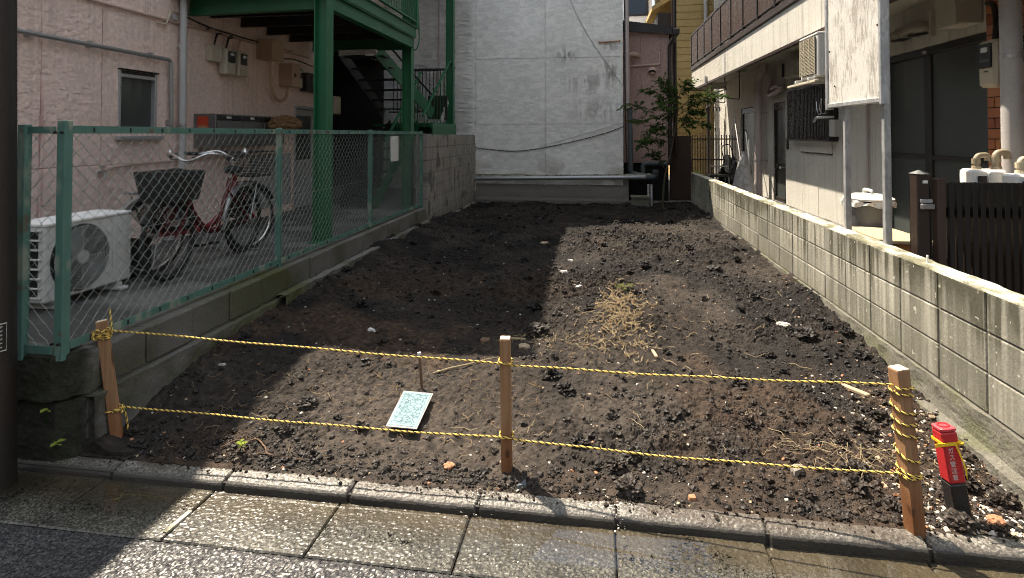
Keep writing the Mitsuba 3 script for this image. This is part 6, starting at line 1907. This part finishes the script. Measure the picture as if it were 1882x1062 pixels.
# ------------------------------------------------------------------ red marker post
E0 = np.array([0, 0, EYE])
b, t = E0 + 1.031 * (np.array([1.455, 2.60, 0.095]) - E0), E0 + 1.031 * (np.array([1.410, 2.62, 0.445]) - E0)
d = (t - b) / np.linalg.norm(t - b)
e1 = np.array([math.cos(0.10), math.sin(0.10), 0])
e1 -= d * (e1 @ d)
e1 /= np.linalg.norm(e1)
e2 = np.cross(d, e1)
L, w = float(np.linalg.norm(t - b)), 0.066
rp = thing('marker_post', 'red and black gas pipe marker post with a yellow tape tied round it', 'marker post')
fr_ = lambda m: frame_to(m, b, e1, e2, d)
put('black_foot', fr_(bx(-w / 2, w / 2, -w / 2, w / 2, -0.12, L * 0.42, 0.006)), 'black_paint', rp)
put('red_shaft', fr_(bx(-w / 2, w / 2, -w / 2, w / 2, L * 0.42 + 0.001, L - 0.005, 0.006)), 'red_paint', rp)
put('red_top', fr_(bx(-w / 2, w / 2, -w / 2, w / 2, L - 0.0045, L + 0.012, 0.007)), 'red_paint_top', rp)
put('top_ring', fr_(lathe([(0.016, L + .0125), (.024, L + .0125), (.023, L + .0155), (.017, L + .0155), (.016, L + .0125)], (0, 0, 0), 24)), 'red_paint', rp)
GL = json.loads('[[[[[5,-9],[5,-7],[11,-4],[18,4],[24,22],[23,23],[6,23],[6,30],[24,30],[25,42],[32,42],[32,30],[49,30],[49,32],[44,38],[44,41],[49,42],[51,41],[52,44],[56,45],[61,37],[61,34],[56,33],[53,40],[51,40],[54,34],[54,31],[52,30],[54,28],[54,13],[50,-9],[46,-12],[32,-12],[30,-6],[31,-4],[42,-5],[44,-4],[47,15],[46,23],[31,23],[27,6],[22,-3],[11,-13],[9,-13]]]],[[[[6,-8],[7,-5],[22,3],[34,15],[41,27],[41,30],[11,30],[11,37],[50,37],[52,35],[46,20],[41,12],[58,-6],[58,-9],[56,-11],[52,-12],[36,6],[34,6],[25,-4],[12,-12],[10,-12]]]],[[[[2,29],[2,32],[7,37],[10,46],[16,45],[16,41],[31,41],[33,37],[36,41],[37,46],[43,45],[43,41],[60,41],[61,35],[52,35],[53,28],[60,27],[60,16],[52,15],[51,5],[19,4],[20,2],[55,2],[55,-16],[49,-16],[47,-14],[20,-14],[19,-16],[13,-16],[12,15],[5,16],[5,28]],[[12,20],[51,20],[52,19],[53,19],[52,22],[13,22]],[[19,-7],[47,-8],[48,-5],[20,-4]],[[36,29],[46,28],[47,29],[44,35],[40,35]],[[20,14],[20,11],[45,12],[44,14]],[[24,34],[25,28],[27,28],[27,31],[31,34]],[[12,35],[9,28],[19,28],[16,35]]]],[[[[5,40],[5,42],[8,45],[10,45],[20,40],[22,38],[21,34],[38,34],[38,37],[34,44],[40,46],[46,34],[60,34],[61,27],[44,27],[44,14],[58,14],[59,8],[44,7],[44,-6],[62,-7],[63,-13],[19,-14],[18,-13],[19,-7],[37,-7],[37,7],[24,7],[23,14],[37,14],[37,27],[21,27],[20,33],[16,33]]],[[[4,-12],[4,-9],[8,-5],[15,10],[18,11],[21,8],[21,5],[10,-15],[7,-15]]],[[[2,22],[4,27],[7,27],[18,21],[18,18],[14,14]]]],[[[[4,25],[4,31],[17,31],[16,35],[7,35],[7,41],[28,41],[27,45],[29,46],[34,46],[36,41],[57,41],[57,35],[48,35],[47,31],[61,30],[60,25]],[[25,35],[26,31],[38,31],[40,33],[39,35]]],[[[3,-11],[8,-5],[10,1],[14,1],[17,-1],[18,1],[25,1],[24,3],[11,3],[11,23],[53,23],[53,3],[52,2],[60,-8],[59,-12],[55,-13],[47,-2],[47,1],[50,1],[50,3],[35,3],[40,-3],[48,-5],[46,-13],[43,-15],[20,-14],[18,-11],[17,-2],[9,-14]],[[18,9],[45,8],[46,9],[19,10]],[[18,16],[45,15],[46,17],[19,18]],[[26,0],[25,-9],[41,-9],[41,-4],[35,-7],[32,-3]]]]]')
for i, gl in enumerate(GL):
    sc = 0.0225 / 60
    poly = Polygon()
    for ring in gl[:1]:
        poly = Polygon(gl[0][0], gl[0][1:])
    for part in gl[1:]:
        poly = poly.union(Polygon(part[0], part[1:]))
    poly = poly.buffer(0)
    m = extrude(poly, 2.2, (0, 0, 0), (1, 0, 0), (0, 1, 0))
    vv = (m[0] - [39, 15, 0]) * sc
    zc = L * 0.86 - 0.0265 * (i + 0.5) - 0.012
    loc = np.stack([vv[:, 0] - 0.006, -w / 2 - 0.0002 - vv[:, 2], vv[:, 1] + zc], 1)
    put('letter', fr_((loc, m[1][:, ::-1])), 'letter_pale', rp)
tp = thing('tape', 'yellow plastic tape tied round the red marker post with a hanging end', 'tape')
z0 = L * 0.86
put('band', fr_(cat(bx(-w / 2 - 0.035, w / 2 + 0.004, -w / 2 - 0.004, -w / 2 - 0.0015, z0 - 0.005, z0 + 0.008), bx(w / 2 + 0.0015, w / 2 + 0.004, -w / 2 - 0.001, w / 2 + 0.004, z0 - 0.004, z0 + 0.010), bx(-w / 2 - 0.004, w / 2 + 0.001, w / 2 + 0.0015, w / 2 + 0.004, z0 - 0.004, z0 + 0.008), bx(-w / 2 - 0.004, -w / 2 - 0.0015, -w / 2 - 0.001, w / 2 + 0.001, z0 - 0.004, z0 + 0.008))), 'tape_yellow', tp)
put('knot', fr_(lathe([(0.0, -.008), (0.011, -.004), (0.013, .004), (0.0, .010)], (w / 2, -w / 2 - 0.006, z0 + 0.004), 8)), 'tape_yellow', tp)
put('tail', fr_(cat((np.array([(0.010, -w / 2 - .005, z0), (0.018, -w / 2 - .007, z0), (0.036, -w / 2 - .012, z0 - .10), (0.024, -w / 2 - .012, z0 - .07), (0.031, -w / 2 - .010, z0 - .145)]), np.array([[0, 1, 3], [1, 2, 3], [3, 2, 4]])))), 'tape_yellow', tp)

# ------------------------------------------------------------------ street pole and weeds
pl = thing('street_pole', 'thick dark brown street pole with a small number plate', 'pole')
pc_ = (-2.835, 2.345)
put('shaft', lathe([(0.0, -0.1), (0.112, -0.1), (0.112, 0.59), (0.1135, 0.592), (0.1135, 0.60), (0.112, 0.603), (0.112, 1.10), (0.1128, 1.102), (0.1128, 1.106), (0.111, 1.11), (0.108, 7.5), (0, 7.5)], (pc_[0] + 0.008, pc_[1], 0.0), 40, (-0.018, -0.002, 1)), 'pole_brown', pl, smooth=30)
a0 = math.atan2(-pc_[1], -pc_[0]) + 0.30
def arc_plate(r, a, b, z0, z1, n=10):
    th = np.linspace(a, b, n)
    v = np.vstack([np.stack([pc_[0] + r * np.cos(th), pc_[1] + r * np.sin(th), np.full(n, z)], 1) for z in (z0, z1)])
    i = np.arange(n - 1)
    q = np.stack([i, i + 1, n + i + 1, n + i], 1)
    return v, np.vstack([q[:, [0, 1, 2]], q[:, [0, 2, 3]]])


put('plate_border', arc_plate(0.1135, a0 - 0.55, a0 + 0.33, 0.645, 0.775), 'mark_white', pl)
put('plate', arc_plate(0.1142, a0 - 0.53, a0 + 0.31, 0.650, 0.770), 'plaque_black', pl)
for i in range(6):
    z = 0.762 - 0.019 * i
    put('plate_mark', cat(arc_plate(0.1148, a0 + 0.02, a0 + 0.16, z - .004, z, 4), arc_plate(0.1148, a0 + 0.05, a0 + 0.09, z - .010, z - .006, 3)), 'mark_white', pl)
for (x, y, z, n, lab, mt, s) in ((-2.66, 2.48, 0.30, 3, 'bright green leaf sprig beside the street pole', 'leaf_yellow', 0.035), (-2.62, 2.50, 0.13, 4, 'low pale weed growing at the kerb by the street pole', 'leaf_yellow', 0.038), (-1.74, 2.66, 0.105, 8, 'wilted yellow weed lying behind the kerb near the first stake', 'leaf_yellow', 0.03)):
    h = thing('weed', lab, 'plant')
    put('stem', tube(smooth_path([(x - 0.05, y + 0.05, z - 0.10), (x - 0.02, y + 0.02, z - 0.03), (x, y, z)]), 0.003, 5), 'leaf', h)
    for i in range(n):
        an = i * 2.4
        put('leaf', leaf_faces(np.array([x, y, z + 0.004 * i]), np.array([math.cos(an), math.sin(an), 0.35]), s * (0.8 + 0.1 * (i % 4)), s * 0.6, 0.3 * (-1) ** i, 0.35), mt, h)
h = thing('grass_tuft', 'small green grass tuft at the head of the straw', 'grass')
g = np.random.default_rng(91)
tf = []
for _ in range(26):
    x, y = 0.22 + g.normal(0, 0.05), 5.35 + g.normal(0, 0.06)
    a = g.uniform(0, 6.28)
    zz = gz(x, y)
    l = g.uniform(0.03, 0.06)
    p = np.array([(x, y, zz), (x + .3 * l * math.cos(a), y + .3 * l * math.sin(a), zz + 0.6 * l), (x + l * math.cos(a), y + l * math.sin(a), zz + 0.55 * l)])
    tf.append(tube(p, [0.002, 0.0018, 0.0005], 3))
put('blades', cat(*tf), 'leaf_yellow', h, kind='stuff')
